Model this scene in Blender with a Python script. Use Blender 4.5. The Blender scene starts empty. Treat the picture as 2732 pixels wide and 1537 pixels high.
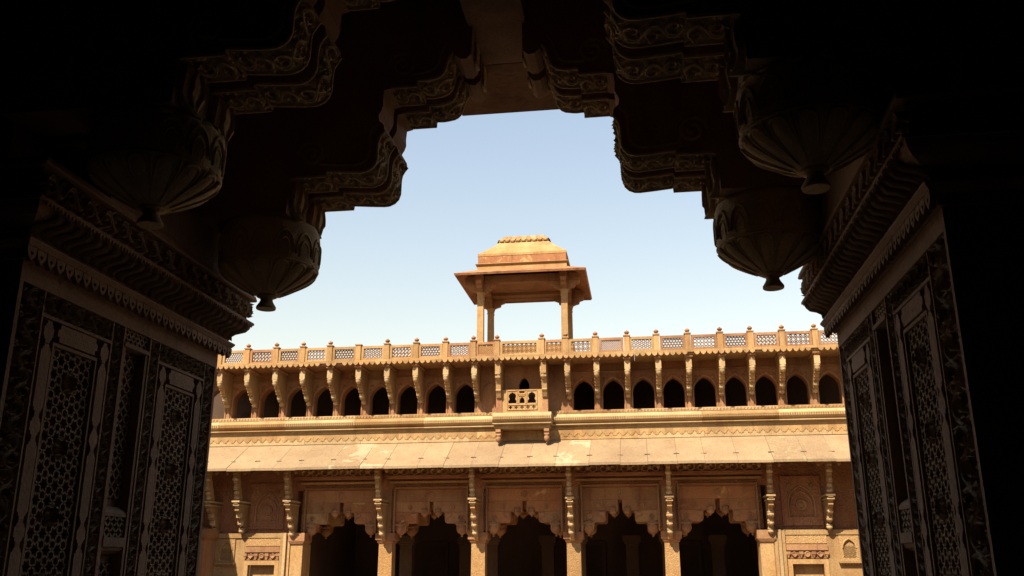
import bpy, math, random
import numpy as np
from mathutils import Matrix, Vector
from mathutils.geometry import tessellate_polygon
random.seed(7)
R = math.radians
scene = bpy.context.scene
COL = scene.collection

# ------------------------------------------------------------------ camera
EYE = 1.6
YAW, PITCH, ROLL = R(7.979), R(16.80), R(-.12)
hd = Vector((-math.sin(YAW), math.cos(YAW), 0)); r0 = Vector((math.cos(YAW), math.sin(YAW), 0)); up = Vector((0, 0, 1))
fw = hd*math.cos(PITCH)+up*math.sin(PITCH); u0 = -hd*math.sin(PITCH)+up*math.cos(PITCH)
rt = r0*math.cos(ROLL)+u0*math.sin(ROLL); u1 = -r0*math.sin(ROLL)+u0*math.cos(ROLL)
cam = bpy.data.cameras.new('camera'); cam.sensor_width = 36; cam.lens = 32.03; cam.clip_start = .05; cam.clip_end = 4000
camo = bpy.data.objects.new('camera', cam); COL.objects.link(camo)
m = Matrix.Identity(4)
for i, v in enumerate((rt, u1, -fw)):
    for j in range(3): m[j][i] = v[j]
m.translation = (0, 0, EYE); camo.matrix_world = m
scene.camera = camo
# ------------------------------------------------------------------ light
SUN_AZ, SUN_EL = R(22), R(50)
w = bpy.data.worlds.new('World'); scene.world = w; w.use_nodes = True
nt = w.node_tree; bg = nt.nodes['Background']; sky = nt.nodes.new('ShaderNodeTexSky')
sky.sky_type = 'NISHITA'; sky.sun_disc = False; sky.sun_elevation = SUN_EL; sky.sun_rotation = math.pi+SUN_AZ
sky.air_density = 2.4; sky.dust_density = .6; sky.ozone_density = 1.2; sky.altitude = 170
wb = nt.nodes.new('ShaderNodeVectorMath'); wb.operation = 'MULTIPLY'; wb.inputs[1].default_value = (1.075, .957, 1.0)   # white balance of a hazy sky
nt.links.new(sky.outputs[0], wb.inputs[0]); nt.links.new(wb.outputs[0], bg.inputs[0]); bg.inputs[1].default_value = .065
sd = Vector((-math.sin(SUN_AZ)*math.cos(SUN_EL), -math.cos(SUN_AZ)*math.cos(SUN_EL), math.sin(SUN_EL)))
sl = bpy.data.lights.new('sun', 'SUN'); sl.energy = 5.0; sl.angle = R(.53); sl.color = (1, .87, .66)
so = bpy.data.objects.new('sun', sl); COL.objects.link(so); so.rotation_euler = sd.to_track_quat('Z', 'Y').to_euler(); so.location = (-15, -20, 60)
vs = scene.view_settings
vs.view_transform = 'Standard'; vs.look = 'None'; vs.exposure = 1.5; vs.gamma = 1; vs.use_curve_mapping = False
scene.cycles.use_denoising = True
scene.cycles.max_bounces = 10; scene.cycles.diffuse_bounces = 6

# ------------------------------------------------------------------ materials
def stone(name, c1, c2, stain, stain_amt=.55, scale=.7, bump=.35, rough=.88, fine=22., carve=0., vary=.12, pale=None, carve_scale=9.):
    M = bpy.data.materials.new(name); M.use_nodes = True
    t = M.node_tree; N = t.nodes; Lk = t.links.new; b = N['Principled BSDF']
    b.inputs['Roughness'].default_value = rough; b.inputs['Specular IOR Level'].default_value = .25
    g = N.new('ShaderNodeNewGeometry'); oi = N.new('ShaderNodeObjectInfo')
    n1 = N.new('ShaderNodeTexNoise'); n1.inputs['Scale'].default_value = scale; n1.inputs['Detail'].default_value = 6; n1.inputs['Roughness'].default_value = .62
    ad = N.new('ShaderNodeVectorMath'); ad.operation = 'MULTIPLY_ADD'; ad.inputs[1].default_value = (1, 1, 1)
    rv = N.new('ShaderNodeCombineXYZ'); Lk(oi.outputs['Random'], rv.inputs[0]); Lk(oi.outputs['Random'], rv.inputs[2])
    Lk(g.outputs['Position'], ad.inputs[0]); Lk(rv.outputs[0], ad.inputs[2]); Lk(ad.outputs[0], n1.inputs['Vector'])
    r1 = N.new('ShaderNodeValToRGB'); r1.color_ramp.elements[0].position = .36; r1.color_ramp.elements[1].position = .66
    r1.color_ramp.elements[0].color = (*c1, 1); r1.color_ramp.elements[1].color = (*c2, 1); Lk(n1.outputs[0], r1.inputs[0])
    # rain streaks and grime
    mp = N.new('ShaderNodeMapping'); mp.inputs['Scale'].default_value = (2.6, 2.6, .5); Lk(g.outputs['Position'], mp.inputs[0])
    n2 = N.new('ShaderNodeTexNoise'); n2.inputs['Scale'].default_value = 1.3; n2.inputs['Detail'].default_value = 7; n2.inputs['Roughness'].default_value = .7; Lk(mp.outputs[0], n2.inputs['Vector'])
    r2 = N.new('ShaderNodeValToRGB'); r2.color_ramp.elements[0].position = .5; r2.color_ramp.elements[1].position = .72
    r2.color_ramp.elements[0].color = (0, 0, 0, 1); r2.color_ramp.elements[1].color = (stain_amt,)*3+(1,); Lk(n2.outputs[0], r2.inputs[0])
    mx = N.new('ShaderNodeMixRGB'); Lk(r2.outputs[0], mx.inputs[0]); Lk(r1.outputs[0], mx.inputs[1]); mx.inputs[2].default_value = (*stain, 1)
    out = mx.outputs[0]
    if pale:
        n4 = N.new('ShaderNodeTexNoise'); n4.inputs['Scale'].default_value = pale[1]; n4.inputs['Detail'].default_value = 8; n4.inputs['Roughness'].default_value = .65
        n4.inputs['Distortion'].default_value = pale[3]; Lk(ad.outputs[0], n4.inputs['Vector'])
        r4 = N.new('ShaderNodeValToRGB'); r4.color_ramp.elements[0].position = pale[2]; r4.color_ramp.elements[1].position = pale[2]+.06; Lk(n4.outputs[0], r4.inputs[0])
        m4 = N.new('ShaderNodeMixRGB'); Lk(r4.outputs[0], m4.inputs[0]); Lk(out, m4.inputs[1]); m4.inputs[2].default_value = (*pale[0], 1); out = m4.outputs[0]
    # grain of the stone and a tone of its own for each piece
    n3 = N.new('ShaderNodeTexNoise'); n3.inputs['Scale'].default_value = fine; n3.inputs['Detail'].default_value = 5; Lk(g.outputs['Position'], n3.inputs['Vector'])
    mr = N.new('ShaderNodeMapRange'); mr.inputs[1].default_value = .25; mr.inputs[2].default_value = .75; mr.inputs[3].default_value = .78; mr.inputs[4].default_value = 1.2; Lk(n3.outputs[0], mr.inputs[0])
    mv = N.new('ShaderNodeMapRange'); mv.inputs[3].default_value = 1-vary; mv.inputs[4].default_value = 1+vary; Lk(oi.outputs['Random'], mv.inputs[0])
    mm = N.new('ShaderNodeMath'); mm.operation = 'MULTIPLY'; Lk(mr.outputs[0], mm.inputs[0]); Lk(mv.outputs[0], mm.inputs[1])
    ml = N.new('ShaderNodeVectorMath'); ml.operation = 'SCALE'; Lk(out, ml.inputs[0]); Lk(mm.outputs[0], ml.inputs['Scale'])
    Lk(ml.outputs[0], b.inputs['Base Color'])
    bp = N.new('ShaderNodeBump'); bp.inputs['Strength'].default_value = bump; bp.inputs['Distance'].default_value = .02
    hgt = n3.outputs[0]
    if carve:
        vo = N.new('ShaderNodeTexVoronoi'); vo.inputs['Scale'].default_value = carve_scale; vo.feature = 'SMOOTH_F1'; Lk(g.outputs['Position'], vo.inputs['Vector'])
        wv = N.new('ShaderNodeMath'); wv.operation = 'SINE'; w2 = N.new('ShaderNodeMath'); w2.operation = 'MULTIPLY'; w2.inputs[1].default_value = 16; Lk(vo.outputs['Distance'], w2.inputs[0]); Lk(w2.outputs[0], wv.inputs[0])
        a2 = N.new('ShaderNodeMath'); a2.operation = 'MULTIPLY_ADD'; a2.inputs[1].default_value = carve; Lk(wv.outputs[0], a2.inputs[0]); Lk(n3.outputs[0], a2.inputs[2]); hgt = a2.outputs[0]
    Lk(hgt, bp.inputs['Height']); Lk(bp.outputs[0], b.inputs['Normal'])
    return M
SAND = stone('red_sandstone', (0.192, 0.090, 0.043), (0.240, 0.134, 0.066), (0.085, 0.032, 0.017), .7, scale=1.1, vary=.17)
OCHRE = stone('ochre_sandstone', (0.230, 0.128, 0.050), (0.282, 0.184, 0.086), (0.125, 0.058, 0.026), .55, scale=1.1, vary=.16)
CARVED = stone('carved_red_sandstone', (0.180, 0.074, 0.036), (0.225, 0.108, 0.052), (0.092, 0.033, 0.016), .5, carve=.5, bump=.6)
PATTERN = stone('finely_cut_ochre_sandstone', (0.230, 0.128, 0.050), (0.282, 0.180, 0.084), (0.162, 0.078, 0.033), .4, carve=.6, bump=.5, carve_scale=26)
EAVE = [stone('eave_slab_stone', (0.190, 0.126, 0.072), (0.228, 0.160, 0.093), (0.135, 0.082, 0.045), .45, bump=.15, vary=.10),
        stone('pale_flaked_eave_stone', (0.192, 0.127, 0.072), (0.230, 0.161, 0.093), (0.14, 0.09, 0.05), .35, bump=.15, pale=((0.275, 0.215, 0.135), 1.1, .52, .5)),
        stone('streaked_eave_stone', (0.192, 0.127, 0.072), (0.228, 0.160, 0.093), (0.14, 0.09, 0.05), .35, bump=.15, pale=((0.25, 0.195, 0.112), 2.2, .54, 2.5))]
PALE = stone('pale_moulding_stone', (0.272, 0.180, 0.092), (0.310, 0.223, 0.121), (0.185, 0.102, 0.048), .45, scale=1.2, vary=.14)
FLAKED = stone('flaking_red_sandstone', (0.205, 0.082, 0.035), (0.255, 0.122, 0.054), (0.085, 0.035, 0.020), .7, pale=((.33, .21, .085), 2.6, .60, .8))
BLACKENED = stone('rain_blackened_sandstone', (0.20, 0.085, 0.038), (0.27, 0.135, 0.06), (0.045, 0.026, 0.018), .85, scale=1.2)
CARVEDB = stone('lightened_carved_bracket_stone', (.40, .275, .145), (.58, .42, .225), (.12, .11, .055), .6, scale=3.0, fine=110., bump=.25, vary=.05)  # paler than the pier carving, in place of light bounced from the court
JALI = stone('screen_sandstone', (0.211, 0.100, 0.039), (0.253, 0.133, 0.055), (0.126, 0.056, 0.023), .4, bump=.1)
DARK = stone('dark_weathered_sandstone', (0.255, 0.152, 0.090), (0.345, 0.210, 0.122), (0.10, 0.072, 0.045), .6, scale=2.2, fine=90., bump=.25, vary=.05)
DARKC = stone('dark_carved_sandstone', (0.28, 0.178, 0.102), (0.40, 0.265, 0.15), (0.072, 0.056, 0.026), .6, scale=3.5, fine=110., bump=.25, vary=.05)
INNER = stone('shade_dark_plaster', (.055, .04, .03), (.08, .055, .04), (.03, .025, .02), .5, vary=.03)  # near-black colour puts the shade of the unlit hall into its walls
GALLERY = stone('shade_dark_interior', (.055, .032, .02), (.08, .048, .028), (.035, .02, .014), .5)  # interior shade put into the colour of rooms behind the openings
GROUND = stone('courtyard_paving', (.20, .130, .078), (.24, .158, .098), (.16, .1, .06), .4)
IRON = stone('rusty_iron', (.05, .032, .022), (.08, .045, .028), (.03, .02, .015), .4, fine=60)
WOODD = stone('dark_door_wood', (.035, .022, .014), (.06, .036, .022), (.02, .012, .01), .4)

# ------------------------------------------------------------------ mesh helpers
class MB:
    def __init__(s): s.v = []; s.f = []
    def add(s, vs, fs):
        o = len(s.v); s.v += [tuple(p) for p in vs]; s.f += [tuple(i+o for i in f) for f in fs]; return s
    def box(s, x0, x1, y0, y1, z0, z1):
        return s.add([(x0, y0, z0), (x1, y0, z0), (x1, y1, z0), (x0, y1, z0), (x0, y0, z1), (x1, y0, z1), (x1, y1, z1), (x0, y1, z1)],
                     [(3, 2, 1, 0), (4, 5, 6, 7), (0, 1, 5, 4), (1, 2, 6, 5), (2, 3, 7, 6), (3, 0, 4, 7)])
    def taper(s, cx, cy, rings):            # square rings (z, half x, half y)
        vs = []; fs = []
        for z, a, b in rings: vs += [(cx-a, cy-b, z), (cx+a, cy-b, z), (cx+a, cy+b, z), (cx-a, cy+b, z)]
        n = len(rings)
        for i in range(n-1):
            for k in range(4): fs.append((i*4+k, i*4+(k+1) % 4, i*4+4+(k+1) % 4, i*4+4+k))
        fs += [(3, 2, 1, 0), tuple(range(n*4-4, n*4))]
        return s.add(vs, fs)
    def prism(s, poly, mp, h0, h1, holes=()):   # flat outline (a,b), with holes, given thickness along h
        loops = [list(poly)]+[list(h) for h in holes]
        tri = tessellate_polygon([[Vector((a, b, 0)) for a, b in lp] for lp in loops])
        pts = [p for lp in loops for p in lp]; n = len(pts)
        fs = [tuple(t) for t in tri]+[tuple(i+n for i in t[::-1]) for t in tri]; o = 0
        for lp in loops:
            k = len(lp)
            fs += [(o+i, o+(i+1) % k, n+o+(i+1) % k, n+o+i) for i in range(k)]; o += k
        return s.add([mp(a, b, h0) for a, b in pts]+[mp(a, b, h1) for a, b in pts], fs)
    def lathe(s, cx, cy, prof, n=16, mod=None, axis='z'):
        vs = []; fs = []
        for z, r in prof:
            for k in range(n):
                a = 2*math.pi*k/n; q = r*(mod(a, z) if mod else 1)
                p = (q*math.cos(a), q*math.sin(a), z)
                vs.append((cx+p[0], cy+p[1], z) if axis == 'z' else (cx+p[0], z, cy+p[1]))
        for i in range(len(prof)-1):
            for k in range(n): fs.append((i*n+k, i*n+(k+1) % n, i*n+n+(k+1) % n, i*n+n+k))
        fs += [tuple(range(n-1, -1, -1)), tuple(range((len(prof)-1)*n, len(prof)*n))]
        return s.add(vs, fs)
    def bars(s, segs, wd, mp, h0, h1):       # straight bars between 2D points
        for (ax, ay), (bx, by) in segs:
            dx, dy = bx-ax, by-ay; L = math.hypot(dx, dy)
            if L < 1e-5: continue
            ex, ey = dx/L*wd*.5, dy/L*wd*.5; nx, ny = -dy/L*wd, dx/L*wd
            c = [(ax-ex-nx, ay-ey-ny), (bx+ex-nx, by+ey-ny), (bx+ex+nx, by+ey+ny), (ax-ex+nx, ay-ey+ny)]
            s.add([mp(a, b, h0) for a, b in c]+[mp(a, b, h1) for a, b in c], [(4, 5, 6, 7), (0, 1, 5, 4), (1, 2, 6, 5), (2, 3, 7, 6), (3, 0, 4, 7)])
        return s
    def ridge(s, pts, wd, mp, h0, h1, closed=False):     # a raised cord along a 2D path
        n = len(pts); vs = []; fs = []
        for i in range(n):
            a = pts[(i-1) % n] if closed or i > 0 else pts[i]; b = pts[(i+1) % n] if closed or i < n-1 else pts[i]
            dx, dy = b[0]-a[0], b[1]-a[1]; L = math.hypot(dx, dy) or 1; nx, ny = -dy/L*wd, dx/L*wd; x, y = pts[i]
            vs += [mp(x-nx, y-ny, h0), mp(x-nx*.55, y-ny*.55, h1*.8+h0*.2), mp(x+nx*.55, y+ny*.55, h1), mp(x+nx, y+ny, h0)]
        for i in range(n if closed else n-1):
            j = (i+1) % n
            for k in range(3): fs.append((i*4+k, j*4+k, j*4+k+1, i*4+k+1))
        return s.add(vs, fs)
    def leaf(s, x, y, ang, ln, wd, mp, h0, h1):
        c, q = math.cos(ang), math.sin(ang); f = lambda a, b: (x+a*c-b*q, y+a*q+b*c)
        pl = [f(0, 0), f(ln*.45, wd), f(ln, ln*.15), f(ln*.55, -wd)]; mid = f(ln*.5, 0)
        return s.add([mp(*p, h0) for p in pl]+[mp(*mid, h1)], [(0, 1, 4), (1, 2, 4), (2, 3, 4), (3, 0, 4)])
ORG = {}
def mesh_of(mb, mat, org, smooth=False):
    me = bpy.data.meshes.new('m'); a = np.array(mb.v)-np.array(org)
    me.from_pydata(a.tolist(), [], mb.f); me.materials.append(mat)
    if smooth: me.polygons.foreach_set('use_smooth', [True]*len(me.polygons))
    me.update(); return me
def link(name, me, org, parent=None):
    o = bpy.data.objects.new(name, me); COL.objects.link(o); ORG[o] = Vector(org)
    if parent: o.parent = parent; o.location = Vector(org)-ORG[parent]
    else: o.location = org
    return o
def obj(name, mb, mat, parent=None, smooth=False):
    a = np.array(mb.v); lo = a.min(0); hi = a.max(0); org = ((lo[0]+hi[0])/2, (lo[1]+hi[1])/2, lo[2])
    return link(name, mesh_of(mb, mat, org, smooth), org, parent)
def copies(name, mb, mat, base, places, parent, smooth=False):   # one mesh, modelled round base, set at many places
    me = mesh_of(mb, mat, base, smooth); return [link(name, me, p, parent) for p in places]
def tag(o, label, cat, group=None):
    o['label'] = label; o['category'] = cat
    if group: o['group'] = group
    return o
def thing(name, loc, label, cat, group=None):
    o = bpy.data.objects.new(name, None); COL.objects.link(o); o.location = loc; o.empty_display_size = .2; ORG[o] = Vector(loc)
    return tag(o, label, cat, group)
def stuff(o): o['kind'] = 'stuff'; return o
def struct(o): o['kind'] = 'structure'; return o
XZ = lambda y: (lambda a, b, h: (a, y-h, b))         # outline seen from the court: a = X, b = Z, h out of the wall towards the camera

# ---- flat pattern makers
def ngon_star(cx, cy, n, apo, th, rot):
    t = apo*math.tan(math.pi/n)/(math.cos(th)+math.sin(th)*math.tan(math.pi/n)); segs = []
    for i in range(n):
        a = rot+2*math.pi*i/n; M = (cx+apo*math.cos(a), cy+apo*math.sin(a))
        for sg in (-1, 1):
            lx, ly = apo-t*math.sin(th), sg*t*math.cos(th)
            segs.append((M, (cx+lx*math.cos(a)-ly*math.sin(a), cy+lx*math.sin(a)+ly*math.cos(a))))
    return segs
def clip(seg, x0, x1, y0, y1):
    (ax, ay), (bx, by) = seg; dx, dy = bx-ax, by-ay; t0, t1 = 0., 1.
    for p, q in ((-dx, ax-x0), (dx, x1-ax), (-dy, ay-y0), (dy, y1-ay)):
        if abs(p) < 1e-12:
            if q < 0: return None
        else:
            t = q/p
            if p < 0: t0 = max(t0, t)
            else: t1 = min(t1, t)
    return None if t0 >= t1 else ((ax+t0*dx, ay+t0*dy), (ax+t1*dx, ay+t1*dy))
def lattice(kind, x0, x1, y0, y1, c):
    segs = []; cx, cy = (x0+x1)/2, (y0+y1)/2; nx = int((x1-x0)/c)+3; ny = int((y1-y0)/c)+3
    if kind in ('hex', 'hexgrid', 'sixstar'):
        rr = c*math.sqrt(3)/2
        for j in range(-ny, ny+1):
            for i in range(-nx, nx+1):
                px, py = cx+(i+.5*(j % 2))*c, cy+j*rr
                if x0-c < px < x1+c and y0-c < py < y1+c:
                    if kind == 'hexgrid':
                        q = [(px+c/math.sqrt(3)*math.sin(k*math.pi/3), py+c/math.sqrt(3)*math.cos(k*math.pi/3)) for k in range(6)]
                        segs += [(q[k], q[k+1]) for k in range(3)]
                    else: segs += ngon_star(px, py, 6, c/2, R(60 if kind == 'hex' else 38), 0)
    elif kind in ('square', 'octo'):
        for j in range(-ny, ny+1):
            for i in range(-nx, nx+1):
                px, py = cx+i*c, cy+j*c
                if x0-c < px < x1+c and y0-c < py < y1+c:
                    if kind == 'square': segs += ngon_star(px, py, 4, c/2, R(62), 0)
                    else:
                        segs += ngon_star(px, py, 8, c/2, R(60), 0)
                        e = c*math.tan(math.pi/8); segs += ngon_star(px+c/2, py+c/2, 4, e/2, R(60), math.pi/4)
    elif kind == 'diag':
        n = nx+ny
        for i in range(-n, n+1):
            for sg in (-1, 1): segs.append(((cx+i*c-30*c, cy-30*c*sg), (cx+i*c+30*c, cy+30*c*sg)))
    elif kind == 'weave':
        for j in range(-ny, ny+1):
            for i in range(-nx, nx+1):
                px, py = cx+i*c, cy+j*c
                if x0-c < px < x1+c and y0-c < py < y1+c:
                    segs += [((px-c*.5, py), (px, py+c*.5)), ((px, py+c*.5), (px+c*.5, py)), ((px+c*.5, py), (px, py-c*.5)), ((px, py-c*.5), (px-c*.5, py)),
                             ((px-c*.5, py-c*.22), (px+c*.5, py-c*.22)), ((px-c*.22, py-c*.5), (px-c*.22, py+c*.5))]
    return [q for q in (clip(s_, x0, x1, y0, y1) for s_ in segs) if q]
def vine(mb, L, W, mp, h0, h1, cord=.038, s0=0., seed=0):
    rg = random.Random(seed); n = max(1, round(L/(1.08*W))); lam = L/n; A = .30*W
    f = lambda s: (s0+s, A*math.sin(2*math.pi*s/lam))
    mb.ridge([f(lam*n*i/(n*12)) for i in range(n*12+1)], cord*W, mp, h0, h1)
    for k in range(2*n):
        sg = -1 if k % 2 == 0 else 1; cx, cy = (k+.5)*lam/2, sg*.10*W
        a0 = math.pi if True else 0; pts = []
        for i in range(17):
            t = i/16; rr = .30*W*(1-t)+.05*W; a = math.pi-sg*(-1)*(t*2.6*math.pi)
            pts.append((s0+cx+rr*math.cos(a)*lam/(1.2*W), cy+rr*math.sin(a)))
        mb.ridge(pts, cord*.8*W, mp, h0, h1*.9)
        for q in range(8):
            t = q/8+rg.uniform(-.06, .06); a = 2*math.pi*t+rg.uniform(-.3, .3); rr = .27*W
            mb.leaf(s0+cx+rr*math.cos(a), cy+rr*math.sin(a), a+sg*.9+rg.uniform(-.3, .3), W*rg.uniform(.19, .27), W*.075, mp, h0*.3, h1*rg.uniform(.8, 1.15))
        mb.leaf(s0+cx+lam*.22, -sg*.33*W, rg.uniform(0, 6.28), W*.2, W*.08, mp, h0*.3, h1)
    return mb

# ================================================================== ground
g = struct(obj('courtyard_ground', MB().box(-900, 900, -900, 900, -.4, -.02), GROUND)); g['label'] = 'sandstone paved floor of the open courtyard'

# ================================================================== palace wing across the court
CX, YW = -3.57, 28.
wing = thing('palace_wing', (CX, YW, 0), 'sunlit two storey red sandstone palace wing with arcades, eaves and pierced parapet across the court', 'palace')
P = lambda off: CX+off
HALF = 12.2
# ---- lower storey -------------------------------------------------
COLS = [-4.31, -1.44, 1.44, 4.31]; ENDS = [-7.15, 7.15]
BAYC = [-5.73, -2.875, 0, 2.875, 5.73]
mpW = XZ(YW)
# corbelled bay plate: stepped opening between two columns
def bulb(z0, z1, r):  # lotus bud, tip down
    h = z1-z0
    return [(z0, r*.16), (z0+h*.08, r*.2), (z0+h*.12, r*.13), (z0+h*.2, r*.45), (z0+h*.33, r*.86), (z0+h*.5, r), (z0+h*.66, r*.93), (z0+h*.72, r*.8), (z0+h*.76, r*.98), (z0+h*.84, r*1.02), (z0+h*.88, r*.84), (z1, r*.9)]
plates = {}
for layer, yy in enumerate((.09, 1.45)):
    for bc in BAYC:
        bm0 = (SAND, SAND, FLAKED, SAND, FLAKED)[BAYC.index(bc)]; mpb = lambda a, b, h: (P(bc)+a, YW+yy-h, b)
        pl = obj('corbel_lintel', MB().prism([(-1.27, 3.414), (1.27, 3.414), (1.27, 3.78), (-1.27, 3.78)], mpb, -.30, .0), bm0, wing)
        for sg in (-1, 1):      # the stepped courses, each block its own stone, the lower ones a little prouder
            for ci, (ol, pr_) in enumerate((([(1.27, 3.094), (.32, 3.094), (.32, 3.06), (.10, 3.06), (.065, 3.12), (.065, 3.41), (.66, 3.41), (.66, 3.094)][:6]+[(1.27, 3.41)], .008),
                                            ([(1.27, 2.764), (.74, 2.764), (.50, 2.764), (.455, 2.79), (.43, 2.84), (.42, 3.09), (1.27, 3.09)], .022),
                                            ([(1.27, 2.55), (.80, 2.55), (.79, 2.70), (.76, 2.76), (1.27, 2.76)], .034))):
                obj('corbel_block', MB().prism([(sg*a, b) for a, b in ol], mpb, -.30, pr_-.006*random.random()), (bm0, SAND, OCHRE, FLAKED)[random.randrange(4) if random.random() < .55 else 0], pl)
        for sg in (-1, 1):
            mb = MB().lathe(P(bc)+sg*.955, YW+yy+.06, bulb(2.36, 2.80, .175), 14); obj('pendant_bud', mb, SAND, pl, True)
            mb = MB().lathe(P(bc)+sg*.215, YW+yy+.03, bulb(2.93, 3.2, .12), 12); obj('pendant_bud', mb, SAND, pl, True)
            mb = MB(); mb.prism([(sg*.45, 3.05), (sg*.62, 3.05), (sg*.62, 2.98), (sg*.5, 2.92), (sg*.47, 2.84)], lambda a, b, h: (P(bc)+a, YW+yy-h, b), .02, .05); obj('scroll_relief', mb, SAND, pl)
            obj('bud_block', MB().box(*sorted((P(bc)+sg*.79, P(bc)+sg*1.12)), YW+yy-.09, YW+yy-.036, 2.70, 2.752), SAND, pl)
            if layer == 0:
                for (dx, dz, r_) in ((.92, 2.93, .075), (.66, 3.24, .06)):
                    mb = MB().lathe(P(bc)+sg*dx, dz, [(YW+.09, r_), (YW+.045, r_), (YW+.045, r_*.72), (YW+.06, r_*.66), (YW+.06, r_*.4), (YW+.04, r_*.3), (YW+.036, .002)], 16, axis='y'); obj('rosette', mb, SAND, pl, True)
        if layer == 0:
            mb = MB().lathe(P(bc), 3.6, [(YW+.09, .09), (YW+.065, .09), (YW+.065, .06), (YW+.082, .055), (YW+.082, .035), (YW+.06, .025), (YW+.056, .002)], 16, axis='y'); obj('rosette', mb, SAND, pl, True)
            # frame of beaded mouldings round the bay
            for i, (w_, z_, pr) in enumerate(((1.16, 3.80, .06), (1.30, 3.965, .10))):
                t_ = .05 if i == 0 else .06
                mb = MB().box(P(bc)-w_, P(bc)+w_, YW-pr, YW+.02, z_, z_+t_)
                if i == 0:
                    mb.box(P(bc)-w_, P(bc)-w_+.05, YW-pr, YW+.02, 2.5, z_); mb.box(P(bc)+w_-.05, P(bc)+w_, YW-pr, YW+.02, 2.5, z_)
                obj('bay_moulding', mb, OCHRE if i else SAND, wing)
            mb = MB()
            for k in range(36):
                x = P(bc)-1.14+2.28*k/35; mb.add([(x-.022, YW-.01, 3.88), (x+.022, YW-.01, 3.88), (x+.022, YW-.01, 3.94), (x-.022, YW-.01, 3.94), (x, YW-.06, 3.91)], [(0, 1, 4), (1, 2, 4), (2, 3, 4), (3, 0, 4)])
            for sg in (-1, 1):
                for k in range(20):
                    z = 2.55+k*.063; x = P(bc)+sg*1.20; mb.add([(x-.025, YW-.01, z), (x+.025, YW-.01, z), (x+.025, YW-.01, z+.045), (x-.025, YW-.01, z+.045), (x, YW-.045, z+.022)], [(0, 1, 4), (1, 2, 4), (2, 3, 4), (3, 0, 4)])
            stuff(obj('bead_row', mb, SAND, wing))
# wall above the bays up to the eave, and lintels inside
obj('lintel_wall', MB().box(P(-7.15), P(7.15), YW+.0, YW+.5, 3.785, 5.2), CARVED, wing)
obj('jamb_wall', MB().box(P(-4.31)-.2, P(-4.31)+.2, YW, YW+.22, 2.49, 3.785), SAND, wing)
for c_ in COLS[1:]: obj('jamb_wall', MB().box(P(c_)-.2, P(c_)+.2, YW, YW+.22, 2.49, 3.785), SAND, wing)
# carved scroll frieze just under the eave, one length per bay
for i, bc in enumerate(BAYC):
    L0 = 2.45
    obj('frieze_ledge', MB().box(P(bc)-1.32, P(bc)+1.32, YW-.46, YW+.0, 4.09, 4.17), CARVED, wing)
    fb = obj('frieze_block', MB().box(P(bc)-1.30, P(bc)+1.30, YW-.38, YW+.0, 4.173, 4.60), SAND, wing)
    mb = MB(); mpf = lambda a, b, h: (P(bc)-1.22+a, YW-.382-h, 4.30+b)
    n = 4
    for k in range(n):
        cx_ = L0*(k+.5)/n
        for sg in (-1, 1):
            pts = []
            for j in range(15):
                t = j/14; rr = .13*(1-t)+.03; a = math.pi/2-sg*(t*2.2*math.pi); pts.append((cx_+sg*.15+sg*rr*math.cos(a*1), rr*math.sin(a)))
            mb.ridge(pts, .028, mpf, 0, .09)
        mb.lathe(P(bc)-1.22+cx_, 4.30, [(YW-.38, .07), (YW-.46, .06), (YW-.47, .02)], 10, axis='y')
        mb.box(P(bc)-1.22+cx_-.32, P(bc)-1.22+cx_-.22, YW-.48, YW-.38, 4.37, 4.53)
    stuff(obj('scroll_carving', mb, OCHRE, fb))
# columns
def column(x, y, hall=False):
    z0 = 2.17
    sh = MB().taper(x, y, [(0, .29, .29), (.35, .29, .29), (.42, .215, .215), (z0-.0, .205, .205)])
    c_ = obj('column', sh, PATTERN if not hall else GALLERY, wing)  # inner columns get the shade-darkened tone instead of the front stone
    cp = MB().taper(x, y, [(z0+.002, .215, .215), (z0+.05, .25, .25), (z0+.08, .25, .25), (z0+.12, .30, .30), (z0+.32, .30, .30)])
    obj('capital', cp, SAND if not hall else GALLERY, c_)
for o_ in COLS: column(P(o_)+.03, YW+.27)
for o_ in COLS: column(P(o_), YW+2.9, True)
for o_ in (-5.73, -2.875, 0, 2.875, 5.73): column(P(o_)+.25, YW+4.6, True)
# end piers (stacked mouldings beside the open bays)
for sg in (-1, 1):
    x = P(sg*7.02)
    ep = obj('end_pier', MB().box(x-.19, x+.19, YW-.16, YW+.55, 0, 2.17), OCHRE, wing)
    obj('pier_capital', MB().taper(x, YW+.1, [(2.172, .2, .3), (2.26, .26, .34), (2.5, .26, .34)]), SAND, ep)
    for k, (dx, pr) in enumerate(((.26, .02), (.36, .10), (.47, .05))):
        xx = x+sg*dx; obj('pilaster_strip', MB().box(xx-.045, xx+.045, YW-.16-pr, YW+.1, 0, 2.5+.002*k), OCHRE if k != 1 else PALE, wing)
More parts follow.
